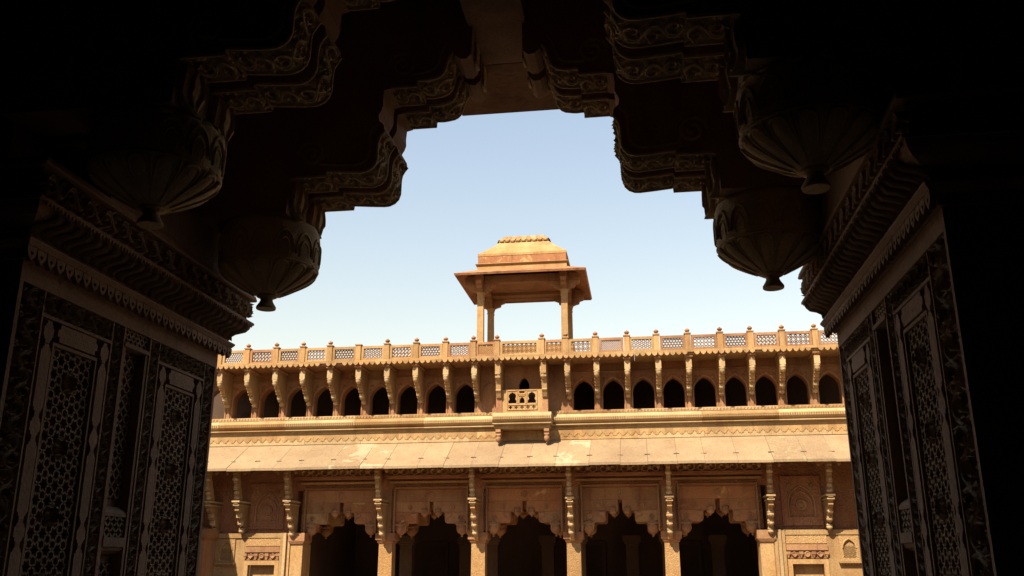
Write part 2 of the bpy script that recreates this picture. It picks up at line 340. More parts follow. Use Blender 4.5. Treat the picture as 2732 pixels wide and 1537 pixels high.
# solid end bays with niches and blind doors
def arch_pts(cx, z0, w_, zs, za, n=9, cusp=0):
    pts = [(cx-w_, z0)]
    for i in range(n+1):
        t = i/n; x = -w_*math.cos(t*math.pi/2)
        z = zs+(za-zs)*(.80*math.sin(t*math.pi/2)**.9+.20*t**2.2)
        pts.append((cx+x, z))
    rgt = [(2*cx-a, b) for a, b in pts[:-1]][::-1]
    return pts+rgt
for sg in (-1, 1):
    x0, x1 = sorted((P(sg*7.15), P(sg*HALF)))
    obj('end_bay_wall', MB().box(x0, x1, YW, YW+.5, 2.5, 5.2), CARVED, wing)
    obj('ledge', MB().box(x0 if sg > 0 else x0, x1, YW-.17, YW+.3, 2.36, 2.498), OCHRE, wing)
    # lower wall with the blind door
    dx0, dx1 = P(sg*8.12)-.43, P(sg*8.12)+.43
    mb = MB(); mb.prism([(x0, 0), (x1, 0), (x1, 2.357), (x0, 2.357)], XZ(YW), 0, .13, holes=[[(dx0, .02), (dx1, .02), (dx1, 1.56), (dx0, 1.56)]])
    lw = obj('lower_wall', mb, OCHRE, wing)
    obj('blind_door', MB().box(dx0, dx1, YW+.06, YW+.2, 0, 1.7), OCHRE, wing)
    # door frame, lintel and the band of lozenges over it
    X8 = P(sg*8.12)
    mb = MB(); mb.prism([(X8-.56, 0), (X8-.43, 0), (X8-.43, 1.56), (X8+.43, 1.56), (X8+.43, 0), (X8+.56, 0), (X8+.56, 1.69), (X8-.56, 1.69)], XZ(YW-.13), 0, .035); obj('door_frame', mb, OCHRE, wing)
    obj('lintel_band', MB().box(X8-.57, X8+.57, YW-.19, YW-.13, 1.935, 2.10), SAND, wing)
    obj('carved_band', MB().box(X8-.56, X8+.56, YW-.15, YW-.13, 2.12, 2.34), PATTERN, wing)
    bd = obj('lozenge_band', MB().box(X8-.57, X8+.57, YW-.145, YW-.13, 1.71, 1.93), SAND, wing)
    for k in range(4):
        xx = X8-.53+k*.353; obj('band_bracket', MB().taper(xx, YW-.165, [(1.735, .015, .02), (1.80, .03, .03), (1.82, .055, .045), (1.90, .06, .05)]), SAND, bd)
    for k in range(3):
        xx = X8-.353+k*.353; zz = 1.825
        if k != 1:
            mb = MB().add([(xx-.10, YW-.146, zz), (xx, YW-.146, zz-.095), (xx+.10, YW-.146, zz), (xx, YW-.146, zz+.095), (xx-.09, YW-.20, zz), (xx, YW-.20, zz-.085), (xx+.09, YW-.20, zz), (xx, YW-.20, zz+.085), (xx, YW-.175, zz)],
                          [(0, 1, 5, 4), (1, 2, 6, 5), (2, 3, 7, 6), (3, 0, 4, 7), (4, 5, 8), (5, 6, 8), (6, 7, 8), (7, 4, 8)]); obj('lozenge', mb, SAND, bd)
        else: obj('boss', MB().lathe(xx, zz, [(YW-.146, .085), (YW-.20, .08), (YW-.20, .055), (YW-.17, .045), (YW-.19, .02), (YW-.195, .003)], 16, axis='y'), SAND, bd, True)
    # big blind arch panel in the shade of the eave
    X = P(sg*8.1)
    mb = MB(); mb.prism([(X-.56, 2.62), (X+.56, 2.62), (X+.56, 4.02), (X-.56, 4.02)], XZ(YW), 0, .05, holes=[arch_pts(X, 2.86, .36, 3.22, 3.72)]); pn = obj('niche_panel', mb, CARVED, wing)
    mb = MB(); mb.ridge(arch_pts(X, 2.86, .37, 3.22, 3.74), .028, XZ(YW-.05), 0, .03); obj('niche_moulding', mb, SAND, pn)
    mb = MB(); mb.ridge(arch_pts(X, 2.86, .29, 3.2, 3.58)[1:-1], .025, XZ(YW), 0, .03); obj('niche_moulding', mb, SAND, pn)
    obj('niche_roundel', MB().lathe(X, 3.2, [(YW, .16), (YW-.045, .155), (YW-.045, .12), (YW-.02, .11), (YW-.02, .07), (YW-.05, .05), (YW-.055, .003)], 20, axis='y'), SAND, pn, True)
    for q in (-1, 1): obj('niche_roundel', MB().lathe(X+q*.3, 3.74, [(YW-.05, .075), (YW-.075, .07), (YW-.075, .045), (YW-.06, .04), (YW-.08, .003)], 14, axis='y'), SAND, pn, True)
    # small wall niche with bracketed sill
    X = P(sg*9.28)
    mb = MB(); mb.prism([(X-.27, 1.63), (X+.27, 1.63), (X+.27, 2.33), (X-.27, 2.33)], XZ(YW-.13), 0, .04, holes=[arch_pts(X, 1.72, .17, 1.98, 2.22)]); pn = obj('small_niche', mb, PATTERN, wing)
    mb = MB(); mb.ridge(arch_pts(X, 1.95, .185, 1.99, 2.24)[1:-1], .02, XZ(YW-.17), 0, .03); obj('niche_moulding', mb, OCHRE, pn)
    mb = MB(); mb.bars(lattice('hex', X-.16, X+.16, 1.73, 2.05, .1), .009, XZ(YW-.13), 0, .015); stuff(obj('niche_tracery', mb, OCHRE, pn))
    sl_ = obj('niche_sill', MB().box(X-.32, X+.32, YW-.25, YW-.13, 1.585, 1.628), OCHRE, wing)
    for k in range(8): obj('sill_drop', MB().taper(X-.28+k*.08, YW-.2, [(1.54, .008, .012), (1.583, .026, .04)]), OCHRE, sl_)
# corner pier of the adjoining range at the left end
cp_ = obj('corner_pier', MB().box(-14.9, -13.22, YW-.95, YW-.14, 0, 2.30), SAND, wing)
obj('corner_pier_capital', MB().taper(-14.06, YW-.55, [(2.302, .86, .42), (2.38, .92, .48), (2.62, .92, .48)]), SAND, cp_)
# hall behind the columns: floor, back wall, ceiling, side walls, doors
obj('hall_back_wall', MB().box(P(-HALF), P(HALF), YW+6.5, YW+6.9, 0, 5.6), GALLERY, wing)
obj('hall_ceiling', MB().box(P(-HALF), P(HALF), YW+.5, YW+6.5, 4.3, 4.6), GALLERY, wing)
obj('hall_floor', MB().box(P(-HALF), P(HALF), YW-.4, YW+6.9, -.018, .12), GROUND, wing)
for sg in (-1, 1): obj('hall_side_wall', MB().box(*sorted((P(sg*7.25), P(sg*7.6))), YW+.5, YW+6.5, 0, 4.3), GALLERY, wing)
for k in (-4.2, 1.6, 5.0):
    dr = obj('inner_doorway', MB().box(P(k)-.55, P(k)+.55, YW+6.38, YW+6.5, .12, 2.35), GALLERY, wing); obj('door_leaf', MB().box(P(k)-.42, P(k)+.42, YW+6.36, YW+6.378, .12, 2.2), WOODD, dr)

# ---- eave brackets of the lower storey
def profile(x, wd, poly, y0):      # outline (projection from the wall, z) given a width along X
    return MB().prism(poly, lambda a, b, h: (x+h, y0-a, b), -wd/2, wd/2)
low_poly = [(0, 3.46), (.82, 3.46), (.86, 3.43), (.86, 3.36), (.80, 3.345), (.80, 3.26), (.74, 3.24), (.75, 3.16), (.70, 3.12), (.60, 3.08), (.57, 2.98), (.60, 2.90), (.56, 2.84), (.47, 2.82), (.45, 2.74), (.47, 2.68), (.36, 2.63), (.33, 2.54), (.24, 2.50), (.22, 2.40), (.12, 2.34), (.1, 2.27), (0, 2.23)]
str_poly = [(1.10, 4.36), (1.12, 4.24), (1.04, 4.20), (1.08, 4.10), (.99, 4.04), (1.0, 3.97), (.93, 3.93), (.97, 3.86), (.96, 3.76), (.88, 3.72), (.92, 3.66), (.86, 3.60), (.88, 3.54), (.82, 3.463), (.50, 3.463), (.52, 3.58), (.60, 3.66), (.62, 3.80), (.70, 3.88), (.72, 4.02), (.80, 4.12), (.82, 4.36)]
YB = YW-.10
LOWB = [-9.7, -8.78, -7.15, -4.31, -1.44, 1.44, 4.31, 7.15, 8.78, 10.2]
for o_ in LOWB:
    x = P(o_); short = abs(o_) > 8
    br = obj('eave_bracket', profile(x, .135, [(a, b+(.25 if short and b < 3.1 else 0)*(3.1-b)/.9) for a, b in low_poly], YW-.02), OCHRE, wing)
    obj('bracket_shelf', MB().box(x-.125, x+.125, YW-.90, YW-.02, 3.40, 3.448), PALE, br)
    obj('bracket_shelf', MB().box(x-.10, x+.10, YW-.85, YW-.02, 3.30, 3.34), PALE, br)
    obj('strut', profile(x, .12, str_poly, YW-.02), OCHRE, br)
    for z_, e_, wd in ((3.53, .87, .19), (3.68, .91, .17), (3.84, .96, .15), (4.08, 1.06, .19)):
        obj('strut_knot', MB().lathe(x, YW-.02-e_+.06, [(z_-.055, .03), (z_-.04, wd*.42), (z_, wd*.52), (z_+.04, wd*.42), (z_+.055, .03)], 10), PALE, br, True)
    for z_, e_, r_ in ((2.95, .5, .085), (2.72, .38, .08), (2.5, .26, .075)):
        z_ += .1 if short else 0
        obj('corbel_bud', MB().lathe(x, YW-.02-e_, bulb(z_-.15, z_+.06, r_*1.25), 10), PALE, br, True)
    bm_ = obj('eave_beam', MB().box(x-.10, x+.10, YW-1.16, YW-.02, 4.363, 4.47), SAND, br)
    obj('cross_arm', MB().box(x-.34, x+.34, YW-1.10, YW-.92, 4.472, 4.54), SAND, br)
    for sg in (-1, 1): obj('arm_drop', MB().taper(x+sg*.28, YW-1.0, [(4.20, .012, .012), (4.23, .035, .035), (4.27, .05, .05), (4.29, .04, .04), (4.33, .06, .06), (4.47, .065, .07)]), SAND, br)
# ---- sloping eave slabs
JX = [-15.2, -14.35, -13.3, -12.44, -11.65, -10.96, -10.24, -9.23, -8.28, -7.54, -6.53, -5.75, -4.93, -4.12, -3.25, -2.47, -1.5, -.61, .17, 1.0, 1.77, 2.68, 3.65, 4.54, 5.31, 6.2, 7.1, 8.0]
rg = random.Random(3)
for i in range(len(JX)-1):
    a, b = JX[i]+.0035, JX[i+1]-.0035; dz = rg.uniform(-.010, .010); dz2 = dz+rg.uniform(-.006, .006); e = 26.45+rg.uniform(-.02, .02); k = rg.uniform(-.015, .015)
    vs = [(a, e, 4.35+dz), (b, e, 4.35+dz2), (b, YW+.05, 5.235+dz2*.3), (a, YW+.05, 5.235+dz*.3)]
    mb = MB().add(vs+[(x, y, z-.075) for x, y, z in vs], [(0, 1, 2, 3), (7, 6, 5, 4), (4, 5, 1, 0), (5, 6, 2, 1), (6, 7, 3, 2), (7, 4, 0, 3)])
    mat = EAVE[0]
    if abs(JX[i]+9.23) < .02 or abs(JX[i]+8.28) < .02 or abs(JX[i]+2.47) < .02: mat = EAVE[1]
    if abs(JX[i]-3.65) < .02 or rg.random() < .12: mat = EAVE[2]
    obj('eave_slab', mb, mat, wing)
    # iron cramp across the joint
    t = .27; y_ = e+(YW+.05-e)*t; z_ = 4.35+dz+(5.235-4.35)*t
    if 1 < i < 25:
        s_ = (5.235-4.35)/(YW-26.45); q = [(-.08, -.006), (.08, -.006), (.08, .006), (-.08, .006)]
        top = [(a-.0035+px, y_+py, z_+py*s_+.022) for px, py in q]; mb = MB().add(top+[(x, y, z-.03) for x, y, z in top], [(0, 1, 2, 3), (4, 5, 1, 0), (5, 6, 2, 1), (6, 7, 3, 2), (7, 4, 0, 3)])
        obj('iron_cramp', mb, IRON, wing)
# ---- merlon frieze above the eave slabs
FX = [P(-HALF), -14.2, -12.35, -10.6, -8.75, -6.9, -5.25]
FXR = [-1.9, -.1, 1.9, 3.85, 5.6, 7.4, P(HALF)]
MER = []
rg = random.Random(5)
def merl(x):   # upper field cut along its lower edge into crenel points
    zt, zb = 5.50, 5.335
    return [(x-.125, zt), (x-.125, zb-.04), (x-.10, zb-.012), (x-.062, zb-.012), (x-.055, zb+.035), (x-.03, zb+.035), (x, zb+.085), (x+.03, zb+.035), (x+.055, zb+.035), (x+.062, zb-.012), (x+.10, zb-.012), (x+.125, zb-.04), (x+.125, zt)]
obj('frieze_backing', MB().box(P(-HALF), P(HALF), YW+.004, YW+.5, 5.201, 6.0), SAND, wing)
for rng in (FX, [-5.25, -1.9], FXR):
    for i in range(len(rng)-1):
        fp = obj('frieze_panel', MB().box(rng[i]+.003, rng[i+1]-.003, YW-.03, YW+.003, 5.215, 5.63), OCHRE if rg.random() < .6 else PALE, wing)
        fp['x0'] = rng[i]; MER.append((rng[i], rng[i+1], fp))
mbm = MB(); mbm.prism(merl(0), XZ(YW-.031), 0, .013); mem = mesh_of(mbm, OCHRE, (0, YW-.031, 5.3))
mbd = MB().box(-.112, .112, YW-.048, YW-.031, 5.535, 5.575); med = mesh_of(mbd, OCHRE, (0, YW-.031, 5.535))
x = P(-HALF)+.13
while x < P(HALF)-.1:
    fp = [f for a, b, f in MER if a <= x < b][0]
    link('merlon', mem, (x, YW-.031, 5.3), fp); link('frieze_fillet', med, (x, YW-.031, 5.535), fp); x += .25
for _, _, f in MER: del f['x0']
# ---- string course and sill (left and right of the balcony)
def sweep(x0, x1, prof, y):      # profile (projection, z) run along X
    n = len(prof); return MB().add([(x0, y-p, z) for p, z in prof]+[(x1, y-p, z) for p, z in prof], [(i, i+1, n+i+1, n+i) for i in range(n-1)]+[tuple(range(n))[::-1], tuple(range(n, 2*n))])
COR = [(0, 5.63), (.03, 5.63), (.15, 5.648), (.15, 5.674), (.03, 5.680), (.05, 5.70), (.15, 5.775), (.18, 5.78), (.18, 5.885), (.13, 5.90), (.06, 5.99), (.06, 6.0), (0, 6.0)]
BX0, BX1 = -4.42, -2.68
for x0, x1 in ((P(-HALF), BX0), (BX1, P(HALF))):
    n = 5
    for i in range(n):
        a, b = x0+(x1-x0)*i/n, x0+(x1-x0)*(i+1)/n
        co = obj('string_course', sweep(a+.002, b-.002, COR, YW-.0), PALE if rg.random() < .45 else OCHRE, wing)
        sb = obj('sill_band', MB().box(a+.002, b-.002, YW-.075, YW+.3, 6.001, 6.098), PALE if rg.random() < .4 else OCHRE, wing)
        mb = MB(); m2 = MB(); q = a+.03
        while q < b-.05:
            for z_ in (5.80, 5.845): mb.box(q, q+.035, YW-.20, YW-.178, z_, z_+.022)
            q += .068
        q = a+.05
        while q < b-.06:
            m2.add([(q, YW-.09, 6.03), (q+.03, YW-.09, 6.03), (q+.05, YW-.09, 6.07), (q+.02, YW-.09, 6.07)]+[(q, YW-.07, 6.03), (q+.03, YW-.07, 6.03), (q+.05, YW-.07, 6.07), (q+.02, YW-.07, 6.07)], [(0, 1, 2, 3), (4, 5, 1, 0), (5, 6, 2, 1), (6, 7, 3, 2), (7, 4, 0, 3)]); q += .1
        stuff(obj('stud_row', mb, OCHRE, co)); stuff(obj('notch_row', m2, SAND, sb))
# ---- upper arcade
OFF = [.69, 1.43, 2.33, 3.26, 4.18, 5.10, 6.04, 6.94, 7.83, 8.78, 9.70, 10.62, 11.55]
YA = YW+.03
for sg in (-1, 1):
    obj('plain_bay', MB().box(*sorted((P(sg*.69), P(sg*1.43))), YA, YA+.4, 6.1, 7.62), SAND, wing)
    X = P(sg*1.06)
    mb = MB(); mb.ridge(arch_pts(X, 6.25, .24, 6.75, 7.05), .018, XZ(YA), 0, .02); obj('blind_arch_moulding', mb, SAND, wing)
    for i in range(1, len(OFF)-1):
        a, b = sorted((P(sg*OFF[i]), P(sg*OFF[i+1]))); c_ = (a+b)/2
        ap = arch_pts(c_, 6.1, .325, 6.62, 7.07)
        out = [(a, 6.1)]+ap+[(b, 6.1), (b, 7.62), (a, 7.62)]
        mb = MB(); mb.prism(out, XZ(YA), -.34, 0); am = (SAND, FLAKED, SAND, BLACKENED, FLAKED, SAND)[(i*5+(sg > 0)*2) % 6]; ab = obj('arch_bay', mb, am, wing)
        mb = MB(); mb.ridge(arch_pts(c_, 6.1, .355, 6.62, 7.13), .024, XZ(YA), 0, .025); obj('arch_moulding', mb, am, ab)
        mb = MB().box(a+.03, b-.03, YA-.045, YA-.002, 7.26, 7.31); obj('bay_string', mb, SAND, ab)
        for q in (-1, 1):
            obj('spandrel_boss', MB().lathe(c_+q*.25, 7.05, [(YA, .055), (YA-.02, .05), (YA-.022, .02), (YA-.03, .003)], 12, axis='y'), SAND, ab, True)
# gallery behind the arches
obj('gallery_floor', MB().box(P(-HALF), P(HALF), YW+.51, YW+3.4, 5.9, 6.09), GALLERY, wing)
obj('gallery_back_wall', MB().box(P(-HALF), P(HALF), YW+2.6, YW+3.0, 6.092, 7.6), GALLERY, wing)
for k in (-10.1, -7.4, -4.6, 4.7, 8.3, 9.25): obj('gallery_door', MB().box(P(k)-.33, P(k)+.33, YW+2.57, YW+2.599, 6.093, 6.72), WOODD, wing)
# brackets under the roof eave
up_poly = [(0, 7.47), (.84, 7.47), (.84, 7.17), (.80, 7.15), (.80, 7.12), (.83, 7.09), (.82, 7.04), (.76, 7.01), (.66, 6.99), (.66, 6.94), (.58, 6.92), (.56, 6.84), (.50, 6.82), (.50, 6.77), (.40, 6.75), (.38, 6.67), (.30, 6.65), (.29, 6.58), (.16, 6.54), (.12, 6.48), (0, 6.44)]
ub = profile(0, .15, up_poly, YA-.002); ubm = mesh_of(ub, OCHRE, (0, YA, 6.44))
capm = mesh_of(MB().taper(0, YA-.44, [(7.472, .09, .44), (7.50, .12, .47), (7.56, .12, .47)]), SAND, (0, YA, 7.472))
frm = mesh_of(MB().box(-.085, .085, YA-.865, YA-.845, 7.18, 7.42), PALE, (0, YA, 7.2))
bdm = mesh_of(MB().lathe(0, YA-.80, [(6.96, .012), (6.98, .03), (7.02, .06), (7.06, .085), (7.10, .075), (7.12, .09), (7.15, .092), (7.17, .08)], 12), PALE, (0, YA, 6.96), True)
bd2 = mesh_of(MB().lathe(0, YA-.34, bulb(6.56, 6.74, .085), 10), PALE, (0, YA, 6.56), True)
bd3 = mesh_of(MB().lathe(0, YA-.14, bulb(6.42, 6.56, .08), 10), PALE, (0, YA, 6.42), True)
stm = mesh_of(MB().box(-.045, .045, YA-.03, YA-.001, 6.1, 6.44), SAND, (0, YA, 6.1))
POSTS = []
for sg in (-1, 1):
    for i, o_ in enumerate(OFF[:-1]):
        x = P(sg*o_); POSTS.append(x)
        dy = -.5 if i == 0 else 0
        x += rg.uniform(-.012, .012); br = link('upper_bracket', ubm, (x, YA, 6.44), wing); br.rotation_euler = (0, R(rg.uniform(-.7, .7)), R(rg.uniform(-.8, .8)))
        link('bracket_cap', capm, (x, YA, 7.472), br); link('bracket_face', frm, (x, YA, 7.2), br)
        link('bracket_bud', bdm, (x, YA, 6.96), br); link('bracket_bud', bd2, (x, YA, 6.56), br); link('bracket_bud', bd3, (x, YA, 6.42), br)
        if i > 1: link('pilaster_strip', stm, (x, YA, 6.1), wing)
# roof eave: slabs, fringe of scallops
YE = 27.09
EX = np.linspace(P(-HALF), P(HALF), 15)
EV = []
for i in range(14):
    es = obj('roof_eave_slab', MB().box(EX[i]+.004, EX[i+1]-.004, YE, YW+.4, 7.563, 7.625), SAND if rg.random() < .6 else OCHRE, wing); EV.append((EX[i], EX[i+1], es))
    obj('eave_lip', MB().box(EX[i]+.004, EX[i+1]-.004, YE-.05, YW-.7, 7.628, 7.70), OCHRE, es)
sc_ = [(-.075, 7.64), (-.075, 7.60), (-.055, 7.565), (-.02, 7.545), (0, 7.53), (.02, 7.545), (.055, 7.565), (.075, 7.60), (.075, 7.64)]
mb = MB(); mb.prism(sc_, XZ(YE-.052), 0, .03); scm = mesh_of(mb, OCHRE, (0, YE-.052, 7.53))
x = P(-HALF)+.1
while x < P(HALF)-.1:
    es = [e for a, b, e in EV if a <= x < b][0]
    if rg.random() > .04: link('fringe_scallop', scm, (x+rg.uniform(-.006, .006), YE-.052, 7.53+rg.uniform(-.006, .004)), es)
    x += .178
# terrace behind the parapet
obj('terrace_roof', MB().box(P(-HALF+1.0), P(HALF-1.0), YW+.4, YW+6.9, 7.602, 7.70), SAND, wing)
# parapet posts with finials, pierced screens between them
POSTS = sorted(POSTS); YP = 27.13
pm = mesh_of(MB().taper(0, YP, [(7.702, .085, .085), (8.17, .08, .08), (8.18, .10, .10), (8.21, .105, .105), (8.225, .07, .07)]), OCHRE, (0, YP, 7.702))
fm = mesh_of(MB().lathe(0, YP, [(8.226, .055), (8.24, .05), (8.25, .035), (8.262, .05), (8.285, .072), (8.31, .076), (8.335, .06), (8.352, .03), (8.375, .012), (8.38, .004)], 12), SAND, (0, YP, 8.226), True)
for x in POSTS:
    po = link('parapet_post', pm, (x+rg.uniform(-.012, .012), YP, 7.702), wing); po.rotation_euler = (R(rg.uniform(-.5, .5)), R(rg.uniform(-.9, .9)), R(rg.uniform(-3, 3)))
    if abs(x-P(-5.10)) > .05: fo = link('finial', fm, (x, YP, 8.226), po); fo.location = (0, 0, 8.226-7.702); fo.rotation_euler = (R(rg.uniform(-4, 4)), R(rg.uniform(-4, 4)), rg.random())
KIND = ['weave', 'hexgrid', 'weave', 'sixstar', 'square', 'sixstar', 'hex', 'weave', 'sixstar', 'hex', 'diag', 'octo', 'octo', 'octo', 'diag', 'hex', 'sixstar', 'square', 'sixstar', 'weave', 'octo', 'square', 'hex', 'weave']
CEL = {'weave': .11, 'hexgrid': .075, 'sixstar': .088, 'square': .105, 'hex': .115, 'diag': .062, 'octo': .14}
for i in range(len(POSTS)-1):
    a, b = POSTS[i]+.09, POSTS[i+1]-.09
    if b-a < .1: continue
    mb = MB(); f = .05 if b-a < .7 else .075
    mb.prism([(a, 7.703), (b, 7.703), (b, 8.15), (a, 8.15)], XZ(YP+.04), 0, .09, holes=[[(a+f, 7.76), (b-f, 7.76), (b-f, 8.07), (a+f, 8.07)]])
    sc = obj('parapet_screen', mb, OCHRE if rg.random() < .6 else SAND, wing); k = KIND[i % len(KIND)]
    mb = MB(); mb.bars(lattice(k, a+f-.005, b-f+.005, 7.755, 8.075, CEL[k]), (.009 if k != 'diag' else .0075), XZ(YP+.02), 0, .035); stuff(obj('pierced_lattice', mb, JALI, sc))
# ---- central balcony
YBF = YW-.5
def cross(cx, cz, a=.055, b=.02): return [(cx-b, cz-a), (cx+b, cz-a), (cx+b, cz-b), (cx+a, cz-b), (cx+a, cz+b), (cx+b, cz+b), (cx+b, cz+a), (cx-b, cz+a), (cx-b, cz+b), (cx-a, cz+b), (cx-a, cz-b), (cx-b, cz-b)]
def keyhole(cx, z0, s=1.):
    h = [(.125, 0), (.125, .08), (.085, .13), (.10, .17), (.115, .20), (.105, .225), (.115, .25), (.09, .275), (.08, .30), (.045, .31), (.0, .345)]
    return [(cx-a*s, z0+b*s) for a, b in h]+[(cx+a*s, z0+b*s) for a, b in h[-2::-1]]
def cusped(cx, z0, w_, h):
    q = [(w_, 0), (w_, h*.55), (w_*.8, h*.62), (w_*.85, h*.72), (w_*.55, h*.80), (w_*.5, h*.9), (w_*.15, h*.94), (0, h)]
    return [(cx-a, z0+b) for a, b in q]+[(cx+a, z0+b) for a, b in q[-2::-1]]
cb = (BX0+BX1)/2
mb = MB(); holes = [keyhole(cb-.30, 6.29), keyhole(cb+.30, 6.29), cusped(cb, 6.29, .075, .19), [(cb-.07, 6.60), (cb+.07, 6.60), (cb+.08, 6.625), (cb+.07, 6.65), (cb-.07, 6.65), (cb-.08, 6.625)]]
holes += [cross(cb-.36+.18*k, 6.165) for k in range(5)]
mb.prism([(cb-.62, 6.0), (cb+.62, 6.0), (cb+.62, 6.71), (cb-.62, 6.71)], XZ(YBF+.1), 0, .1, holes=holes)
bal = obj('balcony', mb, OCHRE, wing)
for q in (-1, 1): obj('balcony_jamb', MB().box(*sorted((cb+q*.622, cb+q*.80)), YBF-.03, YA, 6.0, 6.72 if 0 else 7.56), SAND, bal)
mb = MB()
for (fx0, fx1, z0, z1) in ((cb-.46, cb-.15, 6.265, 6.68), (cb+.15, cb+.46, 6.265, 6.68), (cb-.11, cb+.11, 6.265, 6.52), (cb-.11, cb+.11, 6.56, 6.68), (cb-.46, cb+.46, 6.09, 6.24)):
    mb.bars([((fx0, z0), (fx1, z0)), ((fx1, z0), (fx1, z1)), ((fx1, z1), (fx0, z1)), ((fx0, z1), (fx0, z0))], .012, XZ(YBF), 0, .02)
obj('balcony_panel_frames', mb, OCHRE, bal)
mb = MB(); mb.prism([(cb-.62, 6.715), (cb+.62, 6.715), (cb+.62, 7.56), (cb-.62, 7.56)], XZ(YA), -.2, 0, holes=[cusped(cb, 6.73, .165, .45)]); obj('balcony_back_wall', mb, SAND, bal)
obj('balcony_floor', MB().box(cb-.8, cb+.8, YBF+.102, YA+.3, 5.9, 6.02), GALLERY, bal)
obj('balcony_base_wall', MB().box(cb-.62, cb+.62, YA, YA+.3, 6.022, 6.712), GALLERY, bal)
obj('balcony_ledge', sweep(BX0-.03, BX1+.03, [(-.5, 5.63), (.03, 5.63), (.15, 5.648), (.15, 5.674), (.03, 5.680), (.05, 5.70), (.15, 5.775), (.18, 5.78), (.18, 5.885), (.13, 5.90), (.06, 5.998), (-.5, 5.998)], YBF), PALE, bal)
obj('balcony_beam', MB().box(BX0+.02, BX1-.02, YBF-.02, YW-.04, 5.51, 5.628), OCHRE, bal)
mb = MB(); q = BX0
while q < BX1-.03:
    for z_ in (5.80, 5.845): mb.box(q, q+.035, YBF-.20, YBF-.178, z_, z_+.022)
    q += .068
stuff(obj('stud_row', mb, OCHRE, bal))
for q in (-1, 1):
    x = cb+q*.74
    obj('balcony_bracket', profile(x, .15, [(0, 5.508), (.5, 5.508), (.5, 5.42), (.46, 5.38), (.47, 5.33), (.38, 5.26), (.36, 5.20), (.26, 5.16), (.22, 5.30), (0, 5.30)], YW-.035), SAND, bal)
    obj('balcony_bracket_bud', MB().lathe(x, YW-.42, bulb(5.06, 5.38, .085), 12), SAND, bal, True)
    # tall bracket beside the balcony front
    x = cb+q*.71
    bk = obj('balcony_pillar_bracket', profile(x, .15, [(0, 7.47), (.34, 7.47), (.34, 7.14), (.30, 7.10), (.31, 7.04), (.22, 6.98), (.16, 6.84), (.14, 6.70), (.18, 6.66), (.12, 6.58), (.06, 6.46), (0, 6.44)], YBF-.032), OCHRE, bal)
    obj('bracket_ring', MB().lathe(x, YBF-.24, [(6.98, .012), (7.0, .05), (7.05, .085), (7.09, .075), (7.12, .09), (7.16, .085)], 12), OCHRE, bk, True)
# ================================================================== ranges closing the two sides of the court
def side_range(xf, sg, label):
    mp = lambda a, b, h: (xf+sg*h, a, b); Y0, Y1 = 4.6, 27.9
    t = thing('side_range', (xf-sg*1.5, (Y0+Y1)/2, 0), label, 'palace range')
    bx = lambda h0, h1, y0, y1, z0, z1: MB().box(*sorted((xf+sg*h0, xf+sg*h1)), y0, y1, z0, z1)
    n = 8; L = (Y1-Y0)/n
    for i in range(n):
        a = Y0+i*L; c_ = a+L/2
        lw = obj('lower_bay', MB().prism([(a, 0)]+arch_pts(c_, 0, .95, 2.3, 3.3)+[(a+L, 0), (a+L, 5.2), (a, 5.2)], mp, -.5, 0), SAND, t)
        mb = MB(); mb.ridge(arch_pts(c_, .0, 1.03, 2.3, 3.42), .05, mp, 0, .04); obj('arch_moulding', mb, OCHRE, lw)
        vs = [mp(a+.004, 4.35, 1.5), mp(a+L-.004, 4.35, 1.5), mp(a+L-.004, 5.235, -.05), mp(a+.004, 5.235, -.05)]
        obj('eave_slab', MB().add(vs+[(x, y, z-.075) for x, y, z in vs], [(0, 1, 2, 3), (7, 6, 5, 4), (4, 5, 1, 0), (5, 6, 2, 1), (6, 7, 3, 2), (7, 4, 0, 3)]), EAVE[0], t)
        obj('eave_bracket', MB().prism([(0, 4.36), (.95, 4.36), (.9, 4.1), (.8, 3.5), (.6, 3.1), (.4, 2.7), (.1, 2.3), (0, 2.25)], lambda p, z, h: (xf+sg*p, a+.1+h, z), -.07, .07), OCHRE, t)
        for k in range(3):
            b0 = a+k*L/3
            obj('parapet_post', MB().taper(xf-sg*.12, b0+.08, [(5.302, .085, .085), (5.77, .08, .08), (5.8, .1, .1), (5.825, .05, .05), (5.86, .04, .04), (5.91, .075, .075), (5.98, .01, .01)]), OCHRE, t)
            fr_ = obj('parapet_screen', MB().prism([(b0+.17, 5.302), (b0+L/3, 5.302), (b0+L/3, 5.75), (b0+.17, 5.75)], mp, -.16, -.08, holes=[[(b0+.25, 5.36), (b0+L/3-.08, 5.36), (b0+L/3-.08, 5.67), (b0+.25, 5.67)]]), OCHRE, t)
            mb = MB(); mb.bars(lattice('hex', b0+.245, b0+L/3-.075, 5.355, 5.675, .14), .012, mp, -.14, -.10); stuff(obj('pierced_lattice', mb, JALI, fr_))
    obj('coping', bx(-.5, -.02, Y0, Y1, 5.24, 5.30), PALE, t)
    obj('rear_wall', bx(-3, -2.6, Y0, Y1+8, 0, 5.0), GALLERY, t); obj('terrace_slab', bx(-2.6, -.51, Y0, Y1, 4.9, 5.2), GALLERY, t)
side_range(-14.9, 1, 'single storey sandstone range along the left side of the court')
side_range(7.8, -1, 'single storey sandstone range along the right side of the court')
